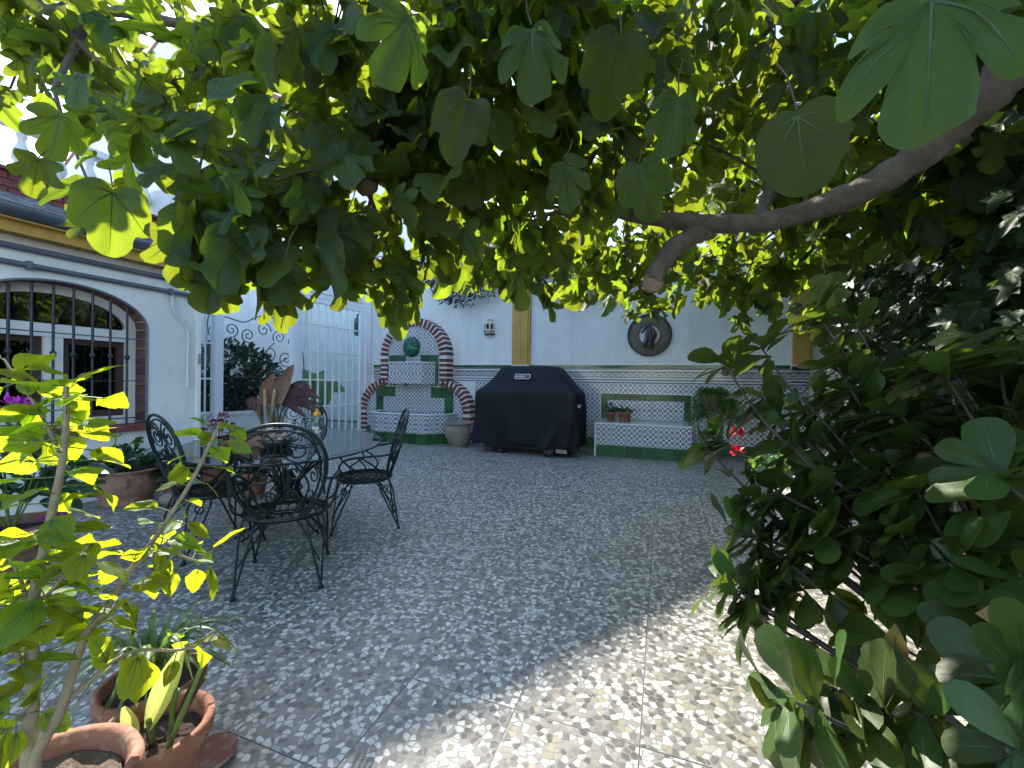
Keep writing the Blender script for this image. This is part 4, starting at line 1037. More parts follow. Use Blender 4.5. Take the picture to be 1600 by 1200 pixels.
# ================================================================== VEGETATION
import numpy as np
def leaf_mesh(name, half, mats, cy=.08, rings=(.4, .75, 1.0), fold=.18, droop=.25, wav=.03, veins=(), seed=0, serr=0, smooth_=0):
    rnd = random.Random(seed); ph = rnd.uniform(0, 6)
    if serr:
        h2 = []
        for i in range(len(half) - 1):
            a_, b2 = half[i], half[i + 1]; h2.append(a_)
            h2.append((a_[0] * .4 + b2[0] * .6 + serr, a_[1] * .4 + b2[1] * .6 + serr * .4))
        half = h2 + [half[-1]]
    if smooth_:
        sm_ = smoothpath([(x, y, 0) for x, y in half], smooth_); half = [(max(0, p.x) * (1 + .012 * sin(i * 2.1)), p.y) for i, p in enumerate(sm_)]
    out = [p for p in half] + [(-x * rnd.uniform(.94, 1.05), y) for x, y in half[::-1] if x > 1e-4]
    def zf(x, y): return fold * abs(x) - droop * y * y + wav * sin(9 * y + ph) * (abs(x) * 2) + wav * .6 * sin(13 * x + ph)
    v = [(0, cy, zf(0, cy))]; f = []; n = len(out)
    for r in rings:
        for x, y in out:
            X, Y = x * r, cy + (y - cy) * r; v.append((X, Y, zf(X, Y)))
    for j in range(n): f.append((0, 1 + j, 1 + (j + 1) % n))
    for k in range(len(rings) - 1):
        for j in range(n):
            a_, b2 = 1 + k * n + j, 1 + k * n + (j + 1) % n; f += [(a_, a_ + n, b2 + n), (a_, b2 + n, b2)]
    mi = [0] * len(f)
    for (tx, ty) in veins:
        dx, dy = tx, ty - cy; l = sqrt(dx * dx + dy * dy); px, py = -dy / l, dx / l
        for off in (.005, -.005):
            o_ = len(v); m = 8
            for i in range(m + 1):
                t = i / m; wq = .008 * (1 - t) + .0015
                for s in (-1, 1):
                    x, y = tx * t + px * wq * s, cy + dy * t + py * wq * s; v.append((x, y, zf(x, y) + off))
            for i in range(m): f += [(o_ + 2 * i, o_ + 2 * i + 1, o_ + 2 * i + 3), (o_ + 2 * i, o_ + 2 * i + 3, o_ + 2 * i + 2)]; mi += [1, 1]
    V = np.array(v, dtype=np.float32); T = np.array(f, dtype=np.int32); MI = np.array(mi, dtype=np.int32)
    me = tri_mesh(name, V, T, mats, MI); return me, V, T, MI

def tri_mesh(name, V, T, mats, MI=None, smooth=True):
    me = bpy.data.meshes.new(name); nf = len(T)
    me.vertices.add(len(V)); me.vertices.foreach_set('co', V.astype(np.float32).ravel())
    me.loops.add(nf * 3); me.loops.foreach_set('vertex_index', T.astype(np.int32).ravel())
    me.polygons.add(nf); me.polygons.foreach_set('loop_start', np.arange(0, nf * 3, 3, dtype=np.int32))
    for m_ in mats: me.materials.append(MATS[m_])
    if MI is not None: me.polygons.foreach_set('material_index', MI.astype(np.int32))
    me.polygons.foreach_set('use_smooth', np.ones(nf, dtype=bool) if smooth else np.zeros(nf, dtype=bool))
    me.update(calc_edges=True); me.validate(); return me

def stuff(name, parent, items, kit, mats):
    """many leaves as one mesh; items = [(Matrix, variant)]"""
    if not items: return None
    Vs, Ts, Ms, o_ = [], [], [], 0
    for M_, k in items:
        _, V, T, MI = kit[k]; A = np.array(M_, dtype=np.float32)
        Vs.append(V @ A[:3, :3].T + A[:3, 3]); Ts.append(T + o_); Ms.append(MI); o_ += len(V)
    return link(name, tri_mesh(name, np.concatenate(Vs), np.concatenate(Ts), mats, np.concatenate(Ms)), parent, kind='stuff')

def LM(pos, tip, nrm, size):
    y = Vector(tip).normalized(); z = Vector(nrm); z = z - y * z.dot(y)
    if z.length < 1e-4: z = y.orthogonal()
    z.normalize(); x = y.cross(z)
    M_ = Matrix((x, y, z)).transposed().to_4x4() @ Matrix.Scale(size, 4); M_.translation = pos; return M_
def rv(s=1.0): return Vector((random.gauss(0, s), random.gauss(0, s), random.gauss(0, s)))
CAMP = Vector((0, 0, 1))
def place(parent, items, kit, mats, nmax=300, name='leaf', sname='foliage'):
    """the leaves that show largest become parts, the rest one mass"""
    pl_ = parent.matrix_basis.copy() if parent is not None else Matrix()
    base = Vector(parent.location)
    def key(it):
        p = it[0].translation + base; d = p - CAMP; dz = d.x * fx + d.y * fy
        infr = dz > .15 and abs(d.x * fy - d.y * fx) < dz * 1.3 and abs(d.z) < dz * 1.0
        return (it[0].to_scale()[0] / max(.2, d.length)) * (1 if infr else .05)
    items = sorted(items, key=key, reverse=True)
    for M_, k in items[:nmax]: link(name, kit[k][0], parent, M=M_)
    stuff(sname, parent, items[nmax:], kit, mats)

# ---- leaf kits
f5 = [(.0, .03), (.10, -.06), (.24, -.05), (.37, .03), (.45, .14), (.42, .23), (.31, .29), (.40, .38), (.50, .52), (.49, .64), (.40, .69), (.30, .66), (.205, .58), (.235, .70), (.25, .84), (.19, .95), (.08, 1.0), (0, 1.005)]
f3 = [(.0, .03), (.12, -.06), (.28, -.04), (.40, .07), (.46, .22), (.47, .38), (.49, .52), (.46, .63), (.38, .68), (.30, .68), (.27, .74), (.26, .85), (.19, .95), (.09, 1.0), (0, 1.0)]
fr_ = [(.0, .03), (.13, -.05), (.29, -.02), (.41, .10), (.47, .26), (.49, .42), (.46, .58), (.39, .73), (.29, .86), (.16, .96), (0, 1.0)]
fd = [(.0, .04), (.09, -.05), (.22, -.06), (.34, .0), (.41, .10), (.36, .17), (.24, .20), (.22, .25), (.36, .36), (.49, .52), (.52, .64), (.46, .72), (.36, .70), (.24, .58), (.145, .44), (.14, .56), (.20, .74), (.20, .88), (.12, .98), (0, 1.0)]
FM = ['fig_leaf', 'vein']
vf = [(0, .95), (.40, .60), (-.40, .60), (.36, .14), (-.36, .14)]
FIG = [leaf_mesh('fig_leaf', f5, FM, fold=.30, droop=.30, wav=.09, veins=vf, seed=1, smooth_=2), leaf_mesh('fig_leaf', f3, FM, fold=.24, droop=.45, wav=.09, veins=vf, seed=2, smooth_=2), leaf_mesh('fig_leaf', fr_, FM, fold=.10, droop=.12, wav=.03, veins=vf, seed=3, smooth_=2),
       leaf_mesh('fig_leaf', fd, FM, fold=.26, droop=.42, wav=.10, veins=[(0, .95), (.40, .60), (-.40, .60), (.30, .08), (-.30, .08)], seed=4, smooth_=2), leaf_mesh('fig_leaf', f5, FM, fold=-.22, droop=.25, wav=.09, veins=vf, seed=5, smooth_=2), leaf_mesh('fig_leaf', f3, FM, fold=.35, droop=.4, wav=.05, veins=vf, seed=6, smooth_=2)]
ov = [(.0, .0), (.10, .03), (.20, .12), (.28, .25), (.31, .38), (.30, .50), (.26, .63), (.19, .76), (.11, .88), (.04, .96), (0, 1.0)]
hv = [(0, .95), (.2, .45), (-.2, .45), (.16, .68), (-.16, .68)]
HIB = [leaf_mesh('hibiscus_leaf', ov, ['hibiscus_leaf', 'vein'], fold=.25, droop=.25, wav=.06, veins=hv, seed=s, serr=.022) for s in (1, 2, 3)] + [leaf_mesh('hibiscus_leaf', [(x * 1.25, y) for x, y in ov], ['hibiscus_leaf', 'vein'], fold=.1, droop=.4, wav=.08, veins=hv, seed=9, serr=.022)]
ob = [(.0, .0), (.03, .04), (.07, .13), (.14, .28), (.21, .44), (.26, .60), (.265, .74), (.225, .88), (.13, .97), (0, 1.0)]
SHM = ['shrub_leaf', 'vein_dark']
SHR = [leaf_mesh('shrub_leaf', ob, SHM, cy=.35, fold=.22, droop=d_, wav=.03, veins=[(0, .96)], seed=s) for s, d_ in ((1, .12), (2, .28), (3, -.08), (4, .2))]
SHY = [leaf_mesh('shrub_leaf', ob, ['shrub_leaf_yellow', 'vein_dark'], cy=.35, fold=.2, droop=.15, wav=.04, veins=[(0, .96)], seed=7)]
iv = [(.0, .06), (.10, -.02), (.26, -.05), (.40, .05), (.50, .16), (.36, .26), (.28, .34), (.40, .46), (.46, .60), (.32, .60), (.19, .62), (.15, .78), (.06, .94), (0, 1.0)]
IVM = ['ivy_leaf', 'vein_dark']
IVY = [leaf_mesh('ivy_leaf', iv, IVM, cy=.12, rings=(.55, 1.0), fold=.15, droop=.15, wav=.04, veins=[(0, .9), (.38, .5), (-.38, .5)], seed=s) for s in (1, 2, 3)]
rl = [(.0, .10), (.12, -.02), (.30, -.04), (.46, .10), (.54, .32), (.50, .55), (.42, .66), (.40, .78), (.26, .88), (.20, .95), (0, .96)]
GER = [leaf_mesh('geranium_leaf', rl, ['geranium_leaf'], cy=.3, rings=(.6, 1.0), fold=.2, droop=.1, wav=.08, seed=s) for s in (1, 2)]
PLF = [leaf_mesh('plant_leaf', rl, ['potted_leaf'], cy=.3, rings=(.6, 1.0), fold=.2, droop=.2, wav=.06, seed=s) for s in (1, 2)] + [leaf_mesh('plant_leaf', ov, ['potted_leaf'], rings=(.6, 1.0), fold=.2, droop=.3, seed=3)]
HDG = [leaf_mesh('hedge_leaf', ov, ['hedge_leaf'], rings=(1.0,), fold=.2, droop=.2, seed=s) for s in (1, 2)]
nl = [(.0, .0), (.045, .2), (.06, .5), (.04, .8), (0, 1.0)]
FRN = [leaf_mesh('fern_leaf', nl, ['fern_leaf'], cy=.4, rings=(1.0,), fold=.1, droop=.1, seed=1)]
JUN = [leaf_mesh('conifer_leaf', [(.0, .0), (.10, .15), (.16, .35), (.09, .5), (.15, .65), (.05, .85), (0, 1.0)], ['juniper_leaf'], cy=.4, rings=(1.0,), fold=.2, droop=.2, seed=1)]
pt = [(.0, .0), (.12, .1), (.30, .35), (.36, .62), (.28, .88), (.12, .98), (0, .96)]
PET = {c: [leaf_mesh('petal', pt, [c], cy=.3, rings=(1.0,), fold=.25, droop=.2, wav=.06, seed=1)] for c in ('petal_red', 'petal_wine', 'petal_purple', 'petal_yellow')}
def flower(parent, name, pos, r, n, mat, up=(0, 0, 1), dome=.6):
    its = []
    for k in range(n):
        a_ = random.uniform(0, 2 * pi); e = random.uniform(-.2, 1.3); d = Vector((cos(a_) * cos(e), sin(a_) * cos(e), sin(e)))
        its.append((LM(Vector(pos) + d * r * .35, d + rv(.2), Vector((0, 0, 1)) + rv(.5), r * random.uniform(.6, .9)), 0))
    Vs = stuff(name, parent, its, PET[mat], [mat])
    if 'kind' in Vs: del Vs['kind']
    return Vs
def stems(parent, paths, r, mat, name='stem', n=6, sub=4):
    for p in paths:
        b_ = MB(); sp_ = smoothpath(p, sub); b_.tube(sp_, r if not isinstance(r, tuple) else [r[0] + (r[1] - r[0]) * i / (len(sp_) - 1) for i in range(len(sp_))], n); b_.obj(name, mat, parent)

# ------------------------------------------------------------------ the fig tree
CANOPY = [(-3.34, 1.25, 2.96, 0.36, 40), (-3.59, 1.27, 2.6, 0.16, 10), (-2.91, 1.3, 2.69, 0.32, 36), (-2.58, 1.2, 1.85, 0.12, 4), (-2.35, 1.29, 2.22, 0.28, 32), (-1.85, 1.15, 2.22, 0.35, 34), (-1.48, 0.96, 1.69, 0.25, 20), (-1.5, 0.95, 1.45, 0.11, 9), (-1.34, 1.01, 1.62, 0.25, 17), (-1.39, 1.04, 1.4, 0.15, 18), (-1.88, 1.35, 2.63, 0.3, 22), (-1.54, 1.36, 2.14, 0.4, 32), (-1.24, 1.15, 1.56, 0.24, 18), (-1.29, 1.35, 2.39, 0.4, 55), (-1.11, 1.3, 1.82, 0.34, 28), (-1.18, 1.39, 1.53, 0.18, 20), (-1.15, 1.61, 1.45, 0.11, 11), (-0.99, 1.46, 2.21, 0.4, 60), (-1.02, 1.55, 1.73, 0.26, 34), (-0.88, 1.71, 1.98, 0.38, 55), (-0.7, 1.46, 2.32, 0.4, 50), (-1.09, 2.59, 1.88, 0.3, 36), (-0.63, 1.69, 2.18, 0.4, 60), (-0.7, 2.2, 1.94, 0.36, 45), (-0.82, 2.47, 1.62, 0.16, 12), (-0.4, 1.67, 2.4, 0.4, 50), (-0.41, 1.99, 2.13, 0.38, 55), (-0.6, 2.98, 1.86, 0.32, 45), (-0.23, 1.95, 2.34, 0.4, 55), (-0.23, 2.69, 2.07, 0.4, 45), (-0.2, 3.76, 1.93, 0.35, 50), (-0.01, 2.13, 2.66, 0.4, 50), (0.03, 2.57, 2.4, 0.42, 50), (0.25, 3.71, 2.04, 0.4, 60), (0.29, 2.88, 2.92, 0.45, 40), (0.43, 3.36, 2.43, 0.45, 45), (0.6, 3.84, 1.79, 0.28, 36), (0.68, 3.88, 3.2, 0.5, 36), (0.48, 2.31, 2.67, 0.4, 45), (0.88, 3.73, 2.09, 0.4, 55), (0.81, 3.28, 2.43, 0.45, 45), (0.78, 2.64, 2.63, 0.4, 45), (1.13, 3.18, 2.09, 0.4, 55), (1.07, 2.74, 2.37, 0.4, 50), (0.87, 2.13, 2.45, 0.35, 40), (1.4, 2.85, 2.03, 0.4, 60), (1.25, 2.49, 2.42, 0.35, 45), (1.45, 2.55, 2.13, 0.35, 50), (1.12, 2.01, 2.33, 0.3, 30), (0.29, 5.44, 3.07, 0.7, 90), (1.17, 5.75, 2.55, 0.6, 80), (-0.55, 4.92, 2.46, 0.5, 55), (1.04, 5.93, 3.89, 0.7, 50), (-0.27, 4.6, 3.83, 0.6, 40), (1.59, 5.05, 2.05, 0.6, 90), (-2.31, 1.31, 3.18, 0.5, 22), (-1.58, 1.57, 3.22, 0.5, 28), (-0.86, 1.83, 3.2, 0.5, 60), (-0.15, 2.3, 3.43, 0.5, 60), (0.64, 2.59, 3.38, 0.5, 55), (1.31, 2.62, 3.23, 0.5, 50), (-1.44, 1.84, 4.12, 0.6, 25), (-0.48, 2.19, 4.2, 0.6, 60), (0.47, 2.53, 4.15, 0.6, 60)]  # the last clumps sit above the view, added to shade the leaves below
HERO = [(0.28, 1.12, 1.63, 0.19, 'r'), (0.37, 0.8, 1.6, 0.22, 'l'), (-1.44, 0.92, 1.54, 0.21, 'l'), (-1.49, 1.06, 1.41, 0.19, 'f'), (-1.58, 1.34, 1.33, 0.14, 'f'), (-2.13, 0.83, 1.78, 0.14, 'f'), (-1.63, 0.8, 1.59, 0.2, 'l'), (0.03, 1.29, 1.83, 0.16, 'l'), (-0.08, 1.36, 1.69, 0.17, 'l'), (-0.33, 1.38, 1.75, 0.17, 'l'), (-0.76, 2.18, 1.62, 0.22, 'f'), (-0.34, 1.05, 1.94, 0.19, 'l'), (-0.54, 1.09, 1.82, 0.17, 'l'), (-2.06, 0.86, 1.95, 0.17, 'l'), (-1.08, 1.21, 1.6, 0.2, 'l'), (-0.64, 0.94, 1.97, 0.2, 'l'), (-1.33, 1.76, 1.49, 0.16, 'f'), (-1.4, 1.31, 1.5, 0.18, 'l'), (-0.13, 1.24, 2.01, 0.2, 'l'), (0.62, 2.04, 1.45, 0.15, 'f')]
LIMB = [(0.99, 1.59, 2.0), (0.9, 1.61, 1.88), (0.82, 1.69, 1.8), (0.72, 1.75, 1.72), (0.58, 1.86, 1.68), (0.36, 1.99, 1.68), (0.03, 2.14, 1.78), (-0.36, 2.27, 1.94), (-0.61, 2.44, 2.02)]
STUB = [(0.19, 2.1, 1.71), (0.06, 2.05, 1.64), (-0.02, 1.96, 1.52), (-0.05, 1.92, 1.44)]
LIMB2 = [(0.73, 2.41, 3.47), (-0.13, 2.04, 3.06), (-0.79, 1.75, 2.8), (-1.08, 1.59, 2.43), (-1.15, 1.51, 2.17), (-1.16, 1.42, 1.91), (-1.14, 1.38, 1.78)]
TIPS = [(0.33, 1.72, 1.14), (0.2, 1.67, 1.09), (0.14, 1.65, 0.78), (0.19, 1.72, 0.81), (0.21, 1.51, 0.54), (0.16, 1.38, 0.42), (0.21, 1.35, 0.39), (0.24, 1.36, 0.34), (0.35, 1.51, 0.66), (0.44, 1.65, 0.96), (0.38, 1.57, 0.82), (0.57, 1.8, 1.1), (0.6, 1.7, 0.92), (0.43, 1.43, 0.58), (0.56, 1.53, 0.7), (0.25, 0.99, 0.36), (0.52, 1.25, 0.39), (0.56, 1.32, 0.52), (0.63, 1.4, 0.74), (0.77, 1.56, 0.9), (0.78, 1.77, 1.05), (0.87, 1.7, 1.09), (0.84, 1.47, 0.84), (0.7, 1.26, 0.67), (0.62, 1.23, 0.6), (0.64, 1.13, 0.54), (0.56, 0.99, 0.44), (0.52, 0.88, 0.43), (0.96, 1.62, 1.01), (0.77, 1.29, 0.72), (0.65, 1.62, 0.85), (0.52, 1.68, 0.79), (0.32, 1.44, 0.5), (0.31, 1.71, 0.98), (0.78, 1.5, 0.76), (0.73, 1.59, 0.86), (0.95, 1.67, 0.97), (0.58, 0.95, 0.51), (0.68, 1.79, 1.03), (0.54, 1.9, 1.3), (0.66, 1.89, 1.25), (0.59, 1.38, 0.63), (0.69, 1.15, 0.62), (0.26, 1.58, 0.64), (0.29, 1.54, 0.5), (0.35, 1.56, 0.57), (0.44, 1.65, 0.66), (0.45, 1.54, 0.6), (0.5, 1.56, 0.65), (0.39, 1.52, 0.5), (0.47, 1.44, 0.53), (0.36, 1.72, 0.91), (0.47, 1.71, 0.83), (0.56, 1.64, 0.76), (0.25, 1.42, 0.42), (0.33, 1.39, 0.43), (0.55, 1.47, 0.58), (0.61, 1.55, 0.66), (0.62, 1.77, 1.01), (0.53, 1.79, 0.96), (0.24, 1.04, 0.31), (0.34, 1.08, 0.35), (0.4, 1.04, 0.34), (0.47, 1.02, 0.37)]
LIMB3 = [(-1.08, 1.59, 2.43), (-1.63, 1.55, 2.63), (-2.26, 1.43, 2.77), (-2.69, 1.27, 2.83), (-2.81, 1.23, 2.67), (-2.84, 1.16, 2.4)]
LIMB4 = [(-3.14, 1.22, 2.98), (-2.97, 1.23, 2.84), (-2.81, 1.23, 2.69), (-2.72, 1.26, 2.6), (-2.62, 1.3, 2.54)]
HSTEM = [[(-0.992, 0.38, 0.343), (-1.016, 0.394, 0.484), (-1.05, 0.404, 0.572), (-1.079, 0.437, 0.706), (-1.109, 0.469, 0.83), (-1.144, 0.489, 0.928), (-1.173, 0.5, 0.994)], [(-0.982, 0.384, 0.353), (-0.97, 0.41, 0.419), (-0.988, 0.447, 0.516), (-1.006, 0.483, 0.54), (-1.027, 0.54, 0.599), (-1.04, 0.6, 0.657), (-1.028, 0.658, 0.758), (-1.018, 0.694, 0.844), (-1.017, 0.716, 0.888)]]
HB = [[(-1.109, 0.469, 0.83), (-1.172, 0.469, 0.903), (-1.238, 0.466, 0.966), (-1.312, 0.461, 1.032)], [(-1.05, 0.404, 0.572), (-1.085, 0.402, 0.636), (-1.133, 0.396, 0.689)], [(-0.968, 0.422, 0.433), (-0.958, 0.5, 0.467), (-0.924, 0.576, 0.435), (-0.903, 0.626, 0.451)], [(-1.027, 0.54, 0.599), (-1.016, 0.586, 0.623), (-0.983, 0.63, 0.59), (-0.956, 0.661, 0.574)], [(-1.05, 0.404, 0.572), (-0.996, 0.424, 0.642), (-0.979, 0.451, 0.691)], [(-1.016, 0.394, 0.484), (-1.026, 0.37, 0.541), (-1.062, 0.357, 0.595)], [(-1.015, 0.394, 0.429), (-0.99, 0.361, 0.429), (-0.999, 0.336, 0.455)]]
TRUNK = Vector((1.95, 1.75, 0))
fig = thing('fig_tree', 'spreading fig tree with large lobed leaves arching over the whole patio', 'tree', TRUNK)
def rel(pts, o_=TRUNK): return [Vector(p) - o_ for p in pts]
def limb(name, pts, r0, r1, mat='bark', n=10, sub=6, knob=.12, par=None):
    sp_ = smoothpath(rel(pts), sub); k = len(sp_); rnd = random.Random(len(pts) * 7 + int(r0 * 1e4))
    rs = [(r0 + (r1 - r0) * i / (k - 1)) * (1 + rnd.uniform(-knob, knob)) for i in range(k)]
    b_ = MB(); b_.tube(sp_, rs, n); return b_.obj(name, mat, par or fig)
limb('trunk', [(1.95, 1.75, -.05), (1.92, 1.72, .5), (1.85, 1.66, 1.1), (1.70, 1.60, 1.7), (1.45, 1.58, 2.05)], .14, .09)
limb('branch', [(1.45, 1.58, 2.05), (1.2, 1.57, 2.08)] + LIMB, .07, .028, n=12)
limb('branch', STUB, .045, .038, n=12)
b_ = MB(); b_.ball((0, 0, 0), .046, 0, 10, (1, .7, 1), .12); b_.obj('cut_end', 'cut_wood', fig, loc=Vector(STUB[-1]) - TRUNK)
limb('branch', [(1.70, 1.60, 1.7), (1.6, 1.9, 2.5), (1.2, 2.3, 3.2)] + LIMB2, .075, .05, n=12)
b_ = MB(); b_.ball((0, 0, 0), .049, 0, 10, (1, .6, .8), .14); b_.obj('cut_end', 'cut_wood', fig, loc=Vector(LIMB2[-1]) - TRUNK)
limb('branch', LIMB3, .034, .012); limb('branch', LIMB4, .016, .009)
limb('branch', [(1.6, 1.9, 2.5), (1.5, 3.0, 2.9), (1.2, 4.2, 3.0), (.7, 5.2, 3.1)], .06, .025)
limb('branch', [(1.2, 2.3, 3.2), (.6, 2.9, 3.2), (.1, 3.6, 2.9), (-.2, 4.5, 3.4)], .04, .015)
limb('branch', [(.36, 1.99, 1.68), (.55, 2.6, 2.1), (.7, 3.3, 2.3), (.8, 3.8, 2.2)], .03, .012)
limb('branch', [(-.36, 2.27, 1.94), (-.7, 2.3, 2.2), (-1.2, 2.0, 2.3), (-1.6, 1.7, 2.2)], .022, .010)
SK = []
for L_ in (LIMB, LIMB2, LIMB3, LIMB4, [(1.5, 3.0, 2.9), (1.35, 3.6, 2.95), (1.2, 4.2, 3.0), (.95, 4.7, 3.05), (.7, 5.2, 3.1)], [(.6, 2.9, 3.2), (.1, 3.6, 2.9), (-.2, 4.5, 3.4)], [(.55, 2.6, 2.1), (.7, 3.3, 2.3), (.8, 3.8, 2.2)], [(-.7, 2.3, 2.2), (-1.2, 2.0, 2.3), (-1.6, 1.7, 2.2)]):
    SK += [Vector(p) for p in smoothpath(L_, 3)]
S3 = Vector((-.962, .715, .88)).normalized()
# places the sun reaches through gaps in the crown
GAPS = [(Vector(p), r) for p, r in (((-1.10, .45, .75), .17), ((-1.05, .42, .55), .16), ((-1.02, .62, .70), .15), ((-1.15, .48, .95), .15), ((-.98, .52, .45), .14))]
LITP = [(-1.1, .5), (.55, 2.86), (1.05, 2.72), (.35, .7)]
def inpoly(x, y, P_):
    c = False; j = len(P_) - 1
    for i in range(len(P_)):
        if (P_[i][1] > y) != (P_[j][1] > y) and x < (P_[j][0] - P_[i][0]) * (y - P_[i][1]) / (P_[j][1] - P_[i][1]) + P_[i][0]: c = not c
        j = i
    return c
def blocks_sun(p):
    t = p.z / S3.z; gx, gy = p.x - S3.x * t, p.y - S3.y * t
    if inpoly(gx, gy, LITP): return True
    if any(inpoly(gx + a_, gy + b2, LITP) for a_, b2 in ((.1, 0), (-.1, 0), (0, .1), (0, -.1))): return True
    for q, r in GAPS:
        d = p - q; a_ = d.dot(S3)
        if a_ > .05 and (d - S3 * a_).length < r: return True
    return False
CANOPY += [(-.78, 1.66, 2.7, .28, 26), (-.4, 1.4, 2.4, .22, 14), (.3, .3, 2.6, .5, 70), (.8, .6, 2.6, .5, 70), (1.2, .9, 2.4, .45, 60), (-.4, .2, 2.7, .5, 60), (1.3, 1.6, 2.6, .45, 60), (.3, .9, 2.9, .45, 50), (-1.0, .3, 2.7, .45, 40), (.6, -.2, 2.3, .5, 50), (.2, -.4, 2.4, .5, 50), (1.0, .1, 2.2, .45, 50)]  # unseen leaf clumps above and behind the camera, added to block sun and sky
FI = []; TW = MB()
for cx, cy, cz, r, n in CANOPY:
    c = Vector((cx, cy, cz)); near = min(SK, key=lambda p: (p - c).length)
    mid = near.lerp(c, .5) + Vector((0, 0, .08)) + rv(.04)
    if not blocks_sun(mid): TW.tube(smoothpath([near - TRUNK, mid - TRUNK, c - TRUNK], 4), [.011, .005], 5)
    far = cy > 4.2
    for k in range(int(n * (1.0 if far else 1.12))):
        d = rv(); d.normalize(); p = c + d * r * random.random() ** .45
        if blocks_sun(p): continue
        if p.z < .9 or (p - CAMP).length < .75: continue
        out = Vector((d.x, d.y, 0)) * .6 + Vector((random.gauss(0, .45), random.gauss(0, .45), random.gauss(-.65, .4)))
        nr = Vector((random.gauss(0, .55), random.gauss(0, .55), 1.0)) + d * .3
        s = random.uniform(.10, .20) * (1.0 if not far else 1.15)
        FI.append((LM(p - TRUNK, out, nr, s), random.choice((0, 0, 1, 1, 2, 3, 4, 5))))
        if k % 9 == 0: TW.tube([c - TRUNK, c.lerp(p, .6) - TRUNK + Vector((0, 0, .03)), p - TRUNK], [.0045, .002], 4)
KV = {'r': (2, 2), 'l': (1, 4), 'f': (3, 0)}
for i, (x, y, z, s, kd) in enumerate(HERO):
    p = Vector((x, y, z)); v_ = (p - CAMP).normalized()
    tip = Vector((random.gauss(0, .18), random.gauss(0, .18), -1)); nr = (-v_ + Vector((0, 0, -.40)) + rv(.22)) if (p - CAMP).length > 1.35 else (-v_ * .75 + Vector((.1, .2, -.75)))
    FI.append((LM(p - TRUNK, tip, nr, s), KV[kd][i % 2]))
    up = p + Vector((0, 0, .10)) + rv(.03); TW.tube([p - TRUNK, (p + up) / 2 - TRUNK + rv(.006), up - TRUNK], .0022, 5)
TW.obj('twigs', 'bark', fig, kind='stuff')
place(fig, FI, FIG, FM, 300)

# ------------------------------------------------------------------ ivy on the side wall
ivy = thing('ivy', 'dense dark green ivy covering the side wall at the right', 'climber', (2.45, 4.2, 0))
its = []
for k in range(2300):
    y = random.uniform(1.9, 6.25); z = random.uniform(.25, 3.1); t = random.random()
    bulge = .35 + .25 * sin(y * 2.1) * sin(z * 2.3 + 1) + .18 * sin(z * 5 + y * 3)
    p = Vector((2.45 - bulge * t ** .4 - .06 - max(0, z - 1.9) * .22, y, z))
    its.append((LM(p - Vector((2.45, 4.2, 0)), Vector((-.4, random.gauss(-.1, .35), -1.0)) + rv(.3), Vector((-1, -.35, .5)) + rv(.4), random.uniform(.10, .17)), random.randrange(3)))
for k in range(1300):
    y = random.uniform(1.9, 4.3); z = random.uniform(.75, 2.35); x = 1.95 - .5 * random.random() ** .6 - .15 * sin(y * 4 + z * 3)
    p = Vector((x, y, z))
    its.append((LM(p - Vector((2.45, 4.2, 0)), Vector((-.4, random.gauss(-.1, .35), -1.0)) + rv(.35), Vector((-.8, -.6, .5)) + rv(.4), random.uniform(.09, .16)), random.randrange(3)))
place(ivy, its, IVY, IVM, 300)
stems(ivy, [[(-.06, y, 0), (-.12, y + .1, .9), (-.10, y - .1, 1.8), (-.2, y + .15, 2.7)] for y in (-2.0, -1.2, -.3, .6, 1.4)], (.018, .008), 'bark_dark', 'vine')

# ------------------------------------------------------------------ the glossy shrub at the right
SB = Vector((1.12, 1.32, 0)); sh = thing('shrub', 'broad glossy leaved shrub leaning in from the lower right corner', 'shrub', SB)
its = []; paths = []; rnd_t = random.Random(3)
extra = [(rnd_t.uniform(.62, 1.15), rnd_t.uniform(1.0, 1.75), rnd_t.uniform(.62, 1.15)) for _ in range(30)]
for q, tpt in enumerate(TIPS + extra):
    tp = Vector(tpt); ang = tp - SB - Vector((0, 0, .25)); out = ang.normalized()
    hubp = SB.lerp(tp, .38) + Vector((0, 0, -.10 + .2 * tp.z)) + rv(.06); hubp.z = max(.08, hubp.z * .8)
    paths.append([Vector((0, 0, .02)), hubp - SB, SB.lerp(tp, .72) - SB + Vector((0, 0, -.02)) + rv(.03), tp - SB])
    nl_ = random.randint(9, 13)
    for k in range(nl_):
        a_ = k * 2.4 + random.uniform(-.3, .3); e = random.uniform(.05, .95)
        o1 = out.orthogonal().normalized(); o2 = out.cross(o1)
        d = out * e + (o1 * cos(a_) + o2 * sin(a_)) * 1.0
        p = tp - out * .035 * random.random() * 2
        if tp.z < .45 and k > 8: continue
        its.append((LM(p - SB, d + Vector((0, 0, -.15)), out + Vector((0, 0, .45)) + rv(.25), random.uniform(.09, .155)), random.randrange(4)))
    for k in range(4):
        t = random.uniform(.75, .97); p = SB.lerp(tp, t)
        its.append((LM(p - SB, rv(.8) + Vector((0, 0, -.3)) + out * .4, Vector((0, 0, 1)) + rv(.5), random.uniform(.07, .13)), random.randrange(4)))
place(sh, its, SHR, SHM, 300)
for k in range(9):
    tp = Vector(TIPS[14 + (k * 5) % (len(TIPS) - 14)]); M_ = LM(tp - SB - Vector((0, 0, .06)) + rv(.02), Vector((0, 0, -1)) + rv(.3), -(tp - CAMP) + rv(.3), random.uniform(.07, .10)); link('yellow_leaf', SHY[0][0], sh, M=M_)
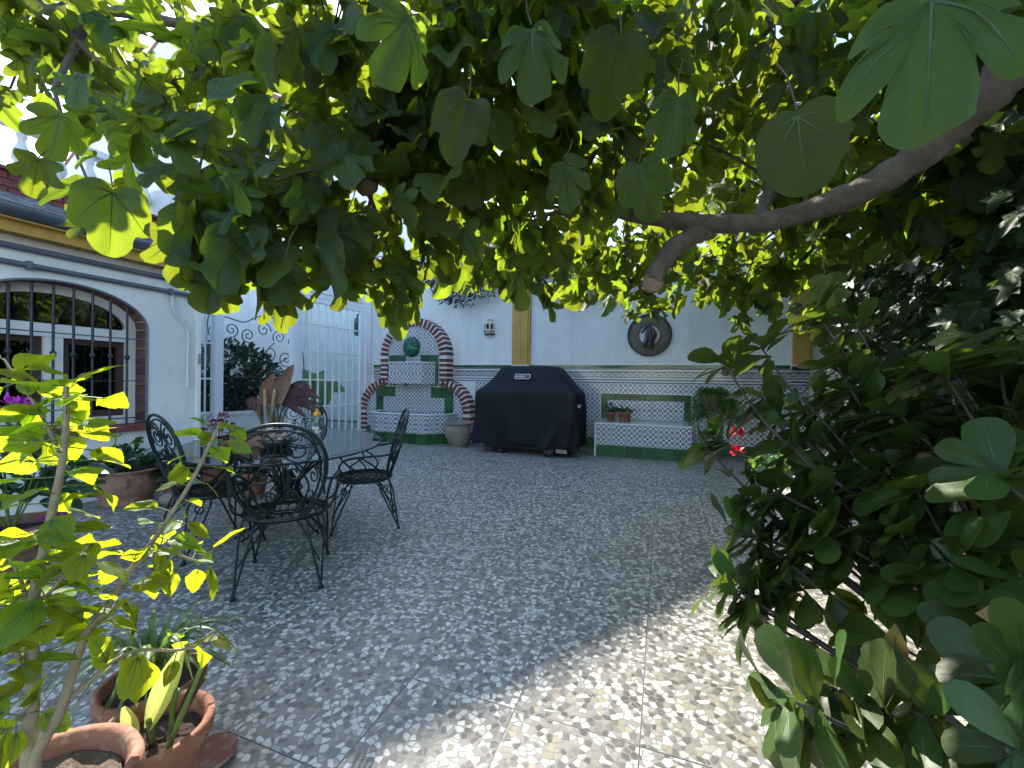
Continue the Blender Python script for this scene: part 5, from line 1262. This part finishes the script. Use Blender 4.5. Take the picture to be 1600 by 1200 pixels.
for tpt, s in (((.545, 1.01, .585), .13), ((.50, 1.17, .47), .09)):
    tp = Vector(tpt); link('yellow_leaf', SHY[0][0], sh, M=LM(tp - SB, Vector((.9, .35, -.12)) if s > .1 else Vector((0, 0, -1)), -(tp - CAMP), s))
stems(sh, paths, (.0095, .0032), 'bark_dark', 'branch', 6)

# ------------------------------------------------------------------ tiled planter with geranium
tp_ = thing('tiled_planter', 'square planter clad in star patterned tiles under the shrub', 'planter', (.98, 3.26, 0), radians(8))
b_ = MB(); b_.box(-.19, .19, -.19, .19, 0, .335); b_.obj('body', 'white_glaze', tp_)
for o_, d_ in (((-.19, -.19, .005), (1, 0, 0)), ((-.19, .19, .005), (0, -1, 0))): tiles(tp_, 'star_tile', 'star_glaze', o_, d_, (0, 0, 1), .38, .33, 3, 3)
b_ = MB(); b_.box(-.212, .212, -.212, -.15, .336, .355); b_.box(-.212, .212, .15, .212, .336, .355); b_.box(-.212, -.15, -.15, .15, .3355, .3545); b_.box(.15, .212, -.15, .15, .3355, .3545); b_.obj('rim', 'white_glaze', tp_)
b_ = MB(); b_.box(-.15, .15, -.15, .15, .33, .345); b_.obj('soil', 'soil', tp_)
gn = thing('geranium', 'bright green geranium with red flower heads in the tiled planter', 'plant', (.86, 3.18, .395))
its = []
for k in range(150):
    d = rv(); d.normalize(); p = Vector((d.x * .20 - .06, d.y * .18, .10 + abs(d.z) * .20)) * random.uniform(.6, 1.05)
    its.append((LM(p, Vector((d.x, d.y, -.1)) + rv(.4), Vector((0, 0, 1)) + rv(.45), random.uniform(.035, .06)), random.randrange(2)))
place(gn, its, GER, ['geranium_leaf'], 150); gn.location.z -= .05
G0 = Vector((.86, 3.18, .345))
for p in ((.44, 2.92, .68), (.45, 2.92, .565), (.495, 2.94, .76), (.60, 3.0, .70)):
    e = Vector(p) - G0; stems(gn, [[(-.05, -.05, .03), e * .6 + Vector((0, 0, .03)), e]], .003, 'stem_green', 'flower_stalk', 5)
for p, r in (((.44, 2.92, .685), .045), ((.45, 2.92, .57), .047), ((.495, 2.94, .765), .022)): flower(gn, 'flower_head', Vector(p) - G0, r, 26, 'petal_red')
stems(gn, [[(.02 * k, .01, 0), (.05 * k, .02 * k, .12), (.08 * k, .03 * k, .22)] for k in (-2, -1, 1, 2)], .005, 'stem_green')

# ------------------------------------------------------------------ wall pot with fern
wp = thing('wall_pot', 'dark clay wall pot with trailing fern right of the tiled bench', 'pot', (.62, YB - .02, .62))
b_ = MB(); b_.lathe([(.03, 0), (.07, .02), (.12, .10), (.135, .19), (.15, .22), (.14, .225), (.12, .19)], 20, c=(0, -.11, 0)); b_.ball((-.05, -.215, .09), .04, 0, 8); b_.ball((.05, -.215, .07), .035, 0, 8); b_.obj('body', 'terracotta_old', wp)
fn = thing('fern', 'feathery light green fern trailing out of the wall pot', 'fern', (.62, YB - .12, .82))
its = []
for k in range(95):
    a_ = random.uniform(0, 2 * pi); l = random.uniform(.14, .34); d = Vector((cos(a_), sin(a_) * .55 - .3, 0))
    pts = smoothpath([(0, 0, 0), tuple(d * l * .5 + Vector((.03, 0, .10))), tuple(d * l + Vector((.06, 0, .02 - l * .35))), tuple(d * l * 1.15 + Vector((.09, 0, -.10 - l * .7)))], 5)
    for i in range(2, len(pts)):
        for s in range(3): its.append((LM(pts[i] + rv(.006), rv(.7) + Vector((0, 0, -.5)), rv(1), random.uniform(.04, .08)), 0))
stuff('fronds', fn, its, FRN, ['fern_leaf'])

# ------------------------------------------------------------------ small pots on the bench
def smallpot(label, loc, r, h, mat='terracotta', cat='pot', group=None):
    return pot('flower_pot', label, loc, [(r * .68, 0), (r * .72, .004), (r * .93, h * .78), (r * 1.08, h * .79), (r * 1.1, h), (r * .98, h), (r * .9, h * .78), (r * .8, h * .6)], mat, (r * .92, h * .86), cat=cat, group=group, n=24)
def bushy(name, label, loc, n, rad, hgt, kit, mats, size, cat='plant', stem='stem_green', nst=5, nmax=300):
    t = thing(name, label, cat, loc); its = []
    for k in range(n):
        d = rv(); d.normalize(); q = random.random() ** .4; p = Vector((d.x * rad * q, d.y * rad * q, hgt * (.25 + .75 * abs(d.z) * q)))
        its.append((LM(p, Vector((d.x, d.y, random.gauss(0, .4))), Vector((0, 0, 1)) + rv(.45), random.uniform(*size)), random.randrange(len(kit))))
    place(t, its, kit, mats, nmax)
    stems(t, [[(0.01 * cos(a_), .01 * sin(a_), -.01), (rad * .3 * cos(a_), rad * .3 * sin(a_), hgt * .4), (rad * .5 * cos(a_), rad * .5 * sin(a_), hgt * .75)] for a_ in [2 * pi * i / nst + .4 for i in range(nst)]], .004, stem)
    return t
smallpot('smaller terracotta pot at the left end of the tiled bench', (-.70, 6.13, .452), .066, .125)
smallpot('wider terracotta pot on the tiled bench, second from its left end', (-.505, 6.10, .452), .095, .135)
bushy('succulent', 'spreading green plant in the smaller pot on the bench', (-.70, 6.13, .56), 46, .10, .12, PLF, ['potted_leaf'], (.035, .06))
bushy('cactus_plant', 'low dark green plant in the wider pot on the bench', (-.505, 6.10, .57), 60, .10, .085, HDG, ['hedge_leaf'], (.03, .05))

# ------------------------------------------------------------------ pots along the house wall
pot('bowl_pot', 'wide brown terracotta bowl pot against the house wall', (-3.97, 2.06, 0), [(.15, 0), (.16, .02), (.145, .035), (.19, .08), (.215, .14), (.205, .20), (.19, .235), (.205, .25), (.225, .262), (.22, .272), (.19, .268), (.18, .22)], 'terracotta_old', (.19, .245), handles=(.20, .18, .03), cat='pot', n=40).rotation_euler.z = -.5
bushy('geranium', 'dark leaved plant growing in the wide terracotta bowl', (-3.98, 2.06, .245), 110, .20, .17, PLF, ['potted_leaf'], (.045, .085))
G1 = thing('fig_seedling', 'tall stalk with a few lobed leaves rising from the bowl pot', 'plant', (-3.98, 2.0, .25))
stems(G1, [[(0, 0, 0), (.01, -.02, .15), (-.01, -.01, .27)], [(0, 0, .1), (.04, .05, .2), (.06, .1, .26)]], .005, 'stem_green')
for p, s in (((-.01, -.01, .27), .07), ((.06, .1, .26), .08), ((.0, .0, .2), .06), ((.03, .04, .19), .06)): link('leaf', FIG[0][0], G1, M=LM(Vector(p), rv(.5) + Vector((0, 0, -.2)), Vector((.5, -.3, 1)) + rv(.2), s))
smallpot('small weathered terracotta pot between the bowl and the left chair', (-3.70, 2.24, 0), .085, .15, 'terracotta_old')
bushy('ground_plant', 'green leafy plant in the small pot beside the bowl', (-3.72, 2.26, .13), 70, .14, .20, PLF, ['potted_leaf'], (.05, .085))
b_ = MB(); b_.ball((0, 0, .05), .075, 0, 10, (1.1, .9, .66), .06); st_ = b_.obj('stone', 'stoneware', None, loc=(-3.56, 2.12, 0)); st_['label'] = 'rounded buff stone on the floor beside the small pot'; st_['category'] = 'stone'
smallpot('tall terracotta pot behind the left chair holding red flowers', (-3.62, 2.50, 0), .115, .30)
rk = bushy('kalanchoe', 'dark red flowering plant in the tall terracotta pot', (-3.62, 2.50, .27), 90, .17, .22, PLF, ['potted_leaf'], (.045, .075))
for k in range(13):
    a_ = random.uniform(0, 2 * pi); r = .15 * sqrt(random.random()); p = Vector((r * cos(a_), r * sin(a_), random.uniform(.22, .40)))
    stems(rk, [[(r * .4 * cos(a_), r * .4 * sin(a_), .1), tuple(p * .8), tuple(p)]], .003, 'stem_red', 'flower_stalk', 5); flower(rk, 'flower_head', p, .035, 16, 'petal_wine')
smallpot('broad terracotta pot tucked behind the garden chairs', (-3.30, 2.62, 0), .11, .19)
bushy('low_plant', 'low green plant in the pot behind the chairs', (-3.30, 2.62, .17), 50, .12, .12, PLF, ['potted_leaf'], (.04, .07))

# petunia at the far left edge
smallpot('terracotta pot at the left edge of the picture under purple flowers', (-2.86, 1.03, 0), .16, .30, 'terracotta_old')
pe = bushy('petunia', 'leafy plant with purple flowers at the left edge', (-2.86, 1.03, .28), 170, .30, .52, PLF, ['potted_leaf'], (.06, .10), nst=7)
for p, r in (((.07, -.02, .575), .055), ((.11, .0, .55), .05), ((.10, .02, .36), .06), ((.15, .05, .33), .06), ((.06, -.02, .32), .06), ((.19, .03, .37), .05), ((.10, .06, .30), .05), ((.22, .06, .04), .05)): flower(pe, 'flower', p, r, 14, 'petal_purple')

# ------------------------------------------------------------------ hibiscus in the foreground pot
hp = pot('terracotta_pot', 'large terracotta pot in the lower left corner holding the leafy shrub', (-.965, .375, 0), [(0.0808, 0.0), (0.0836, 0.0089), (0.1187, 0.239), (0.1235, 0.2434), (0.1349, 0.2655), (0.1387, 0.3053), (0.1349, 0.3151), (0.1216, 0.3151), (0.114, 0.3053), (0.1092, 0.2655), (0.1045, 0.2213)], 'terracotta', (.108, .285), 'mulch', n=48)
HB0 = Vector((-.985, .385, .322))
hb = thing('hibiscus', 'tall hibiscus with bright serrated leaves in the lower left corner', 'plant', HB0)
for i, p in enumerate(HSTEM): stems(hb, [[Vector(p[0]) - HB0 + Vector((.015, 0, -.07))] + [Vector(q) - HB0 for q in p]], (.0125, .004) if i == 0 else (.0095, .003), 'bark_pale', 'stem', 8)
for p in HB: stems(hb, [[Vector(q) - HB0 for q in p]], (.004, .002), 'bark_pale', 'twig', 6)
its = []
def along(path, n, t0, size, spread=1.0):
    sp_ = smoothpath(path, 8); k = len(sp_)
    for i in range(n):
        t = t0 + (1 - t0) * (i + random.random() * .6) / n; j = min(k - 2, int(t * (k - 1))); p = sp_[j]; ax = (sp_[j + 1] - p).normalized()
        a_ = i * 2.4 + random.uniform(-.4, .4); o1 = ax.orthogonal().normalized(); o2 = ax.cross(o1); d = (o1 * cos(a_) + o2 * sin(a_))
        pet = d * random.uniform(.015, .05) * spread; s = random.uniform(*size) * (1 - .25 * t)
        its.append((LM(p + pet - HB0, d + ax * .25 + Vector((0, 0, -.25)) + rv(.25), Vector((0, 0, 1)) * .8 + ax * .3 + rv(.45), s), random.randrange(4)))
        b_ = MB(); b_.tube([p - HB0, p + pet - HB0], .0013, 4); b_.obj('petiole', 'stem_green', hb)
along(HSTEM[0], 58, .22, (.06, .11), 1.2); along(HSTEM[1], 40, .28, (.05, .10), 1.0)
for p in HB: along(p, 12, .2, (.05, .095), .7)
place(hb, its, HIB, ['hibiscus_leaf', 'vein'], 300)

# second pot: calla
pot('terracotta_pot', 'terracotta pot with dark soil beside the corner pot, calla bud inside', (-1.075, .61, 0), [(0.0705, 0.0), (0.0733, 0.0068), (0.0987, 0.1615), (0.1109, 0.1658), (0.1166, 0.1997), (0.1128, 0.2065), (0.1015, 0.2065), (0.094, 0.1955), (0.0902, 0.17)], 'terracotta', (.092, .166), n=40)
b_ = MB(); b_.lathe([(.0, .0), (.05, 0), (.062, .016), (.057, .016), (.047, .007), (0, .007)], 32); sa = b_.obj('saucer', 'terracotta', None, loc=(-1.10, .755, 0)); sa['label'] = 'small terracotta saucer on the floor behind the pots'; sa['category'] = 'saucer'
cl = thing('calla', 'pale green calla bud and torn leaves in the soil pot', 'plant', (-1.075, .61, .166))
def wrapleaf(base, tip, r, mat, name, open_=.7):
    a_, b2 = Vector(base), Vector(tip); ax = (b2 - a_); b_ = MB(); vv = []; n = 10; k = 9; o1 = ax.normalized().cross(Vector((0.2, -.9, .1))).normalized(); o2 = ax.normalized().cross(o1)
    for i in range(k + 1):
        t = i / k; rr_ = r * (.15 + .85 * sin(pi * min(.97, t * .9 + .05))) * (1 - .2 * t)
        for j in range(n + 1):
            th = (j / n - .5) * 2 * pi * open_; vv.append(a_ + ax * t + (o1 * sin(th) + o2 * cos(th)) * rr_ + Vector((.012 * t * t, 0, .0)))
    b_.add(vv, [(i * (n + 1) + j, i * (n + 1) + j + 1, (i + 1) * (n + 1) + j + 1, (i + 1) * (n + 1) + j) for i in range(k) for j in range(n)], 0, True); b_.obj(name, mat, cl)
wrapleaf((.0, -.01, .04), (.035, .03, .21), .026, 'calla_spathe', 'bud'); wrapleaf((-.03, -.02, .0), (-.045, -.04, .10), .02, 'calla_spathe', 'leaf', .5); wrapleaf((.04, .02, .03), (.075, .06, .17), .014, 'dry_leaf', 'dry_leaf', .5)
stems(cl, [[(0, 0, 0), (0, -.005, .03), (0, -.01, .06)], [(.03, .02, 0), (.03, .02, .06), (.045, .02, .12)], [(-.02, -.02, 0), (-.03, -.02, .03)], [(.05, .0, 0), (.06, .03, .08), (.075, .06, .16)]], .006, 'stem_green')

# third pot: spider plant
smallpot('terracotta pot behind the calla pot with a grassy plant', (-1.29, .73, 0), .11, .18)
spd = thing('spider_plant', 'grassy striped leaved plant arching from the rear pot', 'plant', (-1.29, .73, .16))
for k in range(58):
    a_ = random.uniform(0, 2 * pi); l = random.uniform(.10, .22); d = Vector((cos(a_), sin(a_), 0)); h = random.uniform(.06, .15)
    pts = smoothpath([d * .01, d * l * .4 + Vector((0, 0, h)), d * l * .8 + Vector((0, 0, h * 1.05)), d * l * 1.15 + Vector((0, 0, h * .55))], 4); n = len(pts); b_ = MB(); vv = []
    sd = Vector((-sin(a_), cos(a_), 0))
    for i, p in enumerate(pts):
        wq = .006 * (1 - (i / (n - 1)) ** 2) + .0008; vv += [p - sd * wq + Vector((0, 0, .003)), p, p + sd * wq + Vector((0, 0, .003))]
    b_.add(vv, [(3 * i + j, 3 * i + j + 1, 3 * i + j + 4, 3 * i + j + 3) for i in range(n - 1) for j in (0, 1)], 0, True); b_.obj('leaf', 'spider_leaf', spd)

# ------------------------------------------------------------------ dark conifer hanging over the back wall
def conifer(label, x0, x1, z0, z1, n):
    t = thing('conifer', label, 'conifer', ((x0 + x1) / 2, YB + .5, 0)); its = []; c = Vector(((x0 + x1) / 2, YB + .5, 0))
    for k in range(n):
        x = random.uniform(x0, x1); u = (x - x0) / (x1 - x0); low = z0 + (z1 - z0) * (.10 + .75 * (abs(u - .45) * 1.5) ** 2) + .05 * sin(x * 17)
        z = low + (z1 - low) * random.random() ** 1.3; p = Vector((x + random.gauss(0, .04), YB - random.uniform(.06, .45), z))
        its.append((LM(p - c, Vector((random.gauss(0, .6) + (u - .5), -.3, random.gauss(-.3, .4))), rv(1), random.uniform(.05, .11)), 0))
    stuff('foliage', t, its, JUN, ['juniper_leaf'])
    stems(t, [[(0, 0, 1.8), (-.1, 0, 3.0), (-.1, -.3, 3.4), (dx * .3, -.65, z1 + .1), (dx, -.72, z0 + .2)] for dx in (-.5, -.2, .15, .5)], (.03, .008), 'bark_dark', 'branch')
conifer('dark conifer foliage hanging over the wall left of the yellow pilaster', -3.75, -2.30, 2.13, 3.3, 1500)
conifer('dark conifer foliage fringing the wall right of the yellow pilaster', -1.95, -.30, 2.20, 2.9, 1000)

# ------------------------------------------------------------------ courtyard plants and gate
hd = thing('courtyard_shrub', 'dark leafy shrub in the white planter beyond the glass door', 'shrub', (-6.75, 5.1, .44))
its = []
for k in range(2800):
    d = rv(); d.normalize(); q = random.random() ** .35; p = Vector((d.x * .45 * q, d.y * 1.0 * q - .15, .55 + d.z * .62 * q - max(0, d.y * q) * .25))
    its.append((LM(p, d + rv(.5), Vector((.5, -.3, 1)) + rv(.6), random.uniform(.06, .12)), random.randrange(2)))
place(hd, its, HDG, ['hedge_leaf'], 150)
stems(hd, [[(0, y, 0), (.05, y + .05, .4), (0, y - .05, .9)] for y in (-.7, -.3, .1, .5)], (.02, .008), 'bark_dark', 'stem')
for p in ((.30, -.55, .82), (.34, -.38, .62), (.33, -.30, .70)):
    its = [(LM(Vector(p) + rv(.03), rv(1), rv(1), .07), 0) for _ in range(14)]; o_ = stuff('blossom', hd, its, [leaf_mesh('blossom', pt, ['petal_white'], rings=(1.0,))], ['petal_white']); del o_['kind']
gt_ = thing('scroll_gate', 'black wrought iron scrollwork panel against the courtyard wall', 'gate', (-7.9, 6.2, .3))
def gscroll(cy_, cz_, r, a0, turns, tail=None):
    b_ = MB(); sp_ = [(0, y, z) for y, z in spiral(cy_, cz_, .02, r, a0, turns, 26)]
    if tail: sp_ += [tuple(q) for q in smoothpath([sp_[-1]] + [(0, y, z) for y, z in tail], 5)[1:]]
    b_.tube(sp_, .011, 6); b_.obj('scroll', 'iron_black', gt_)
for cy_, cz_, r, a0, tn in ((-.75, 1.55, .14, 0, 1.6), (-.45, 1.62, .15, 2, -1.6), (-.10, 1.55, .16, 1, 1.7), (.25, 1.70, .17, 3, -1.5), (.62, 1.58, .16, 0, 1.6), (.95, 1.50, .15, 2, -1.6), (.0, 1.15, .2, 1, 1.7), (.40, 1.22, .19, 0, -1.6), (.80, 1.12, .2, 2, 1.6), (-.35, 1.18, .15, 3, 1.5), (.15, .78, .17, 0, 1.6), (.55, .80, .2, 4, -1.7), (.95, .75, .18, 1, 1.6), (-.20, .70, .15, 2, -1.5), (.35, .42, .15, 0, 1.5), (.75, .40, .16, 1, -1.5)): gscroll(cy_, cz_, r, a0, tn)
for a_ in ([(-.9, .1), (-.9, 1.75), (-.6, 1.85), (-.2, 1.80), (.1, 1.95), (.4, 2.0), (.7, 1.85), (1.15, 1.8), (1.15, .1), (-.9, .1)], [(-.1, .1), (.1, .6), (.2, 1.1), (.5, 1.45)], [(.2, .1), (.35, .6), (.6, 1.0), (1.0, 1.2)]):
    b_ = MB(); b_.tube([tuple(q) for q in smoothpath([(0, y, z) for y, z in a_], 5)], .012, 6); b_.obj('frame_rail', 'iron_black', gt_)
ln = thing('courtyard_lantern', 'dark metal wall lantern seen through the glass door', 'lantern', (-5.95, 7.0, 1.9))
b_ = MB(); b_.lathe([(.0, -.02), (.06, .0), (.10, .22), (.12, .24), (.05, .34), (.02, .38), (.03, .42), (0, .46)], 6, smooth=False); b_.obj('body', 'iron_black', ln)
b_ = MB(); b_.tube([(0, 0, .42), (0, .5, .55), (0, 1.0, .3)], .015, 6); b_.obj('bracket', 'iron_black', ln)
bp = thing('banana_plant', 'pale broad leaved plant standing behind the glass door', 'plant', (-6.0, 6.0, 0))
for k in range(7):
    a_ = k * 2.4; d = Vector((cos(a_), sin(a_), 0)); bigleaf([(0, 0, .05), tuple(d * .08 + Vector((0, 0, .45))), tuple(d * .25 + Vector((0, 0, .85 + .1 * (k % 3)))), tuple(d * .5 + Vector((0, 0, .75 + .1 * (k % 3))))], .12, 'banana_leaf', bp, 'leaf', .2)
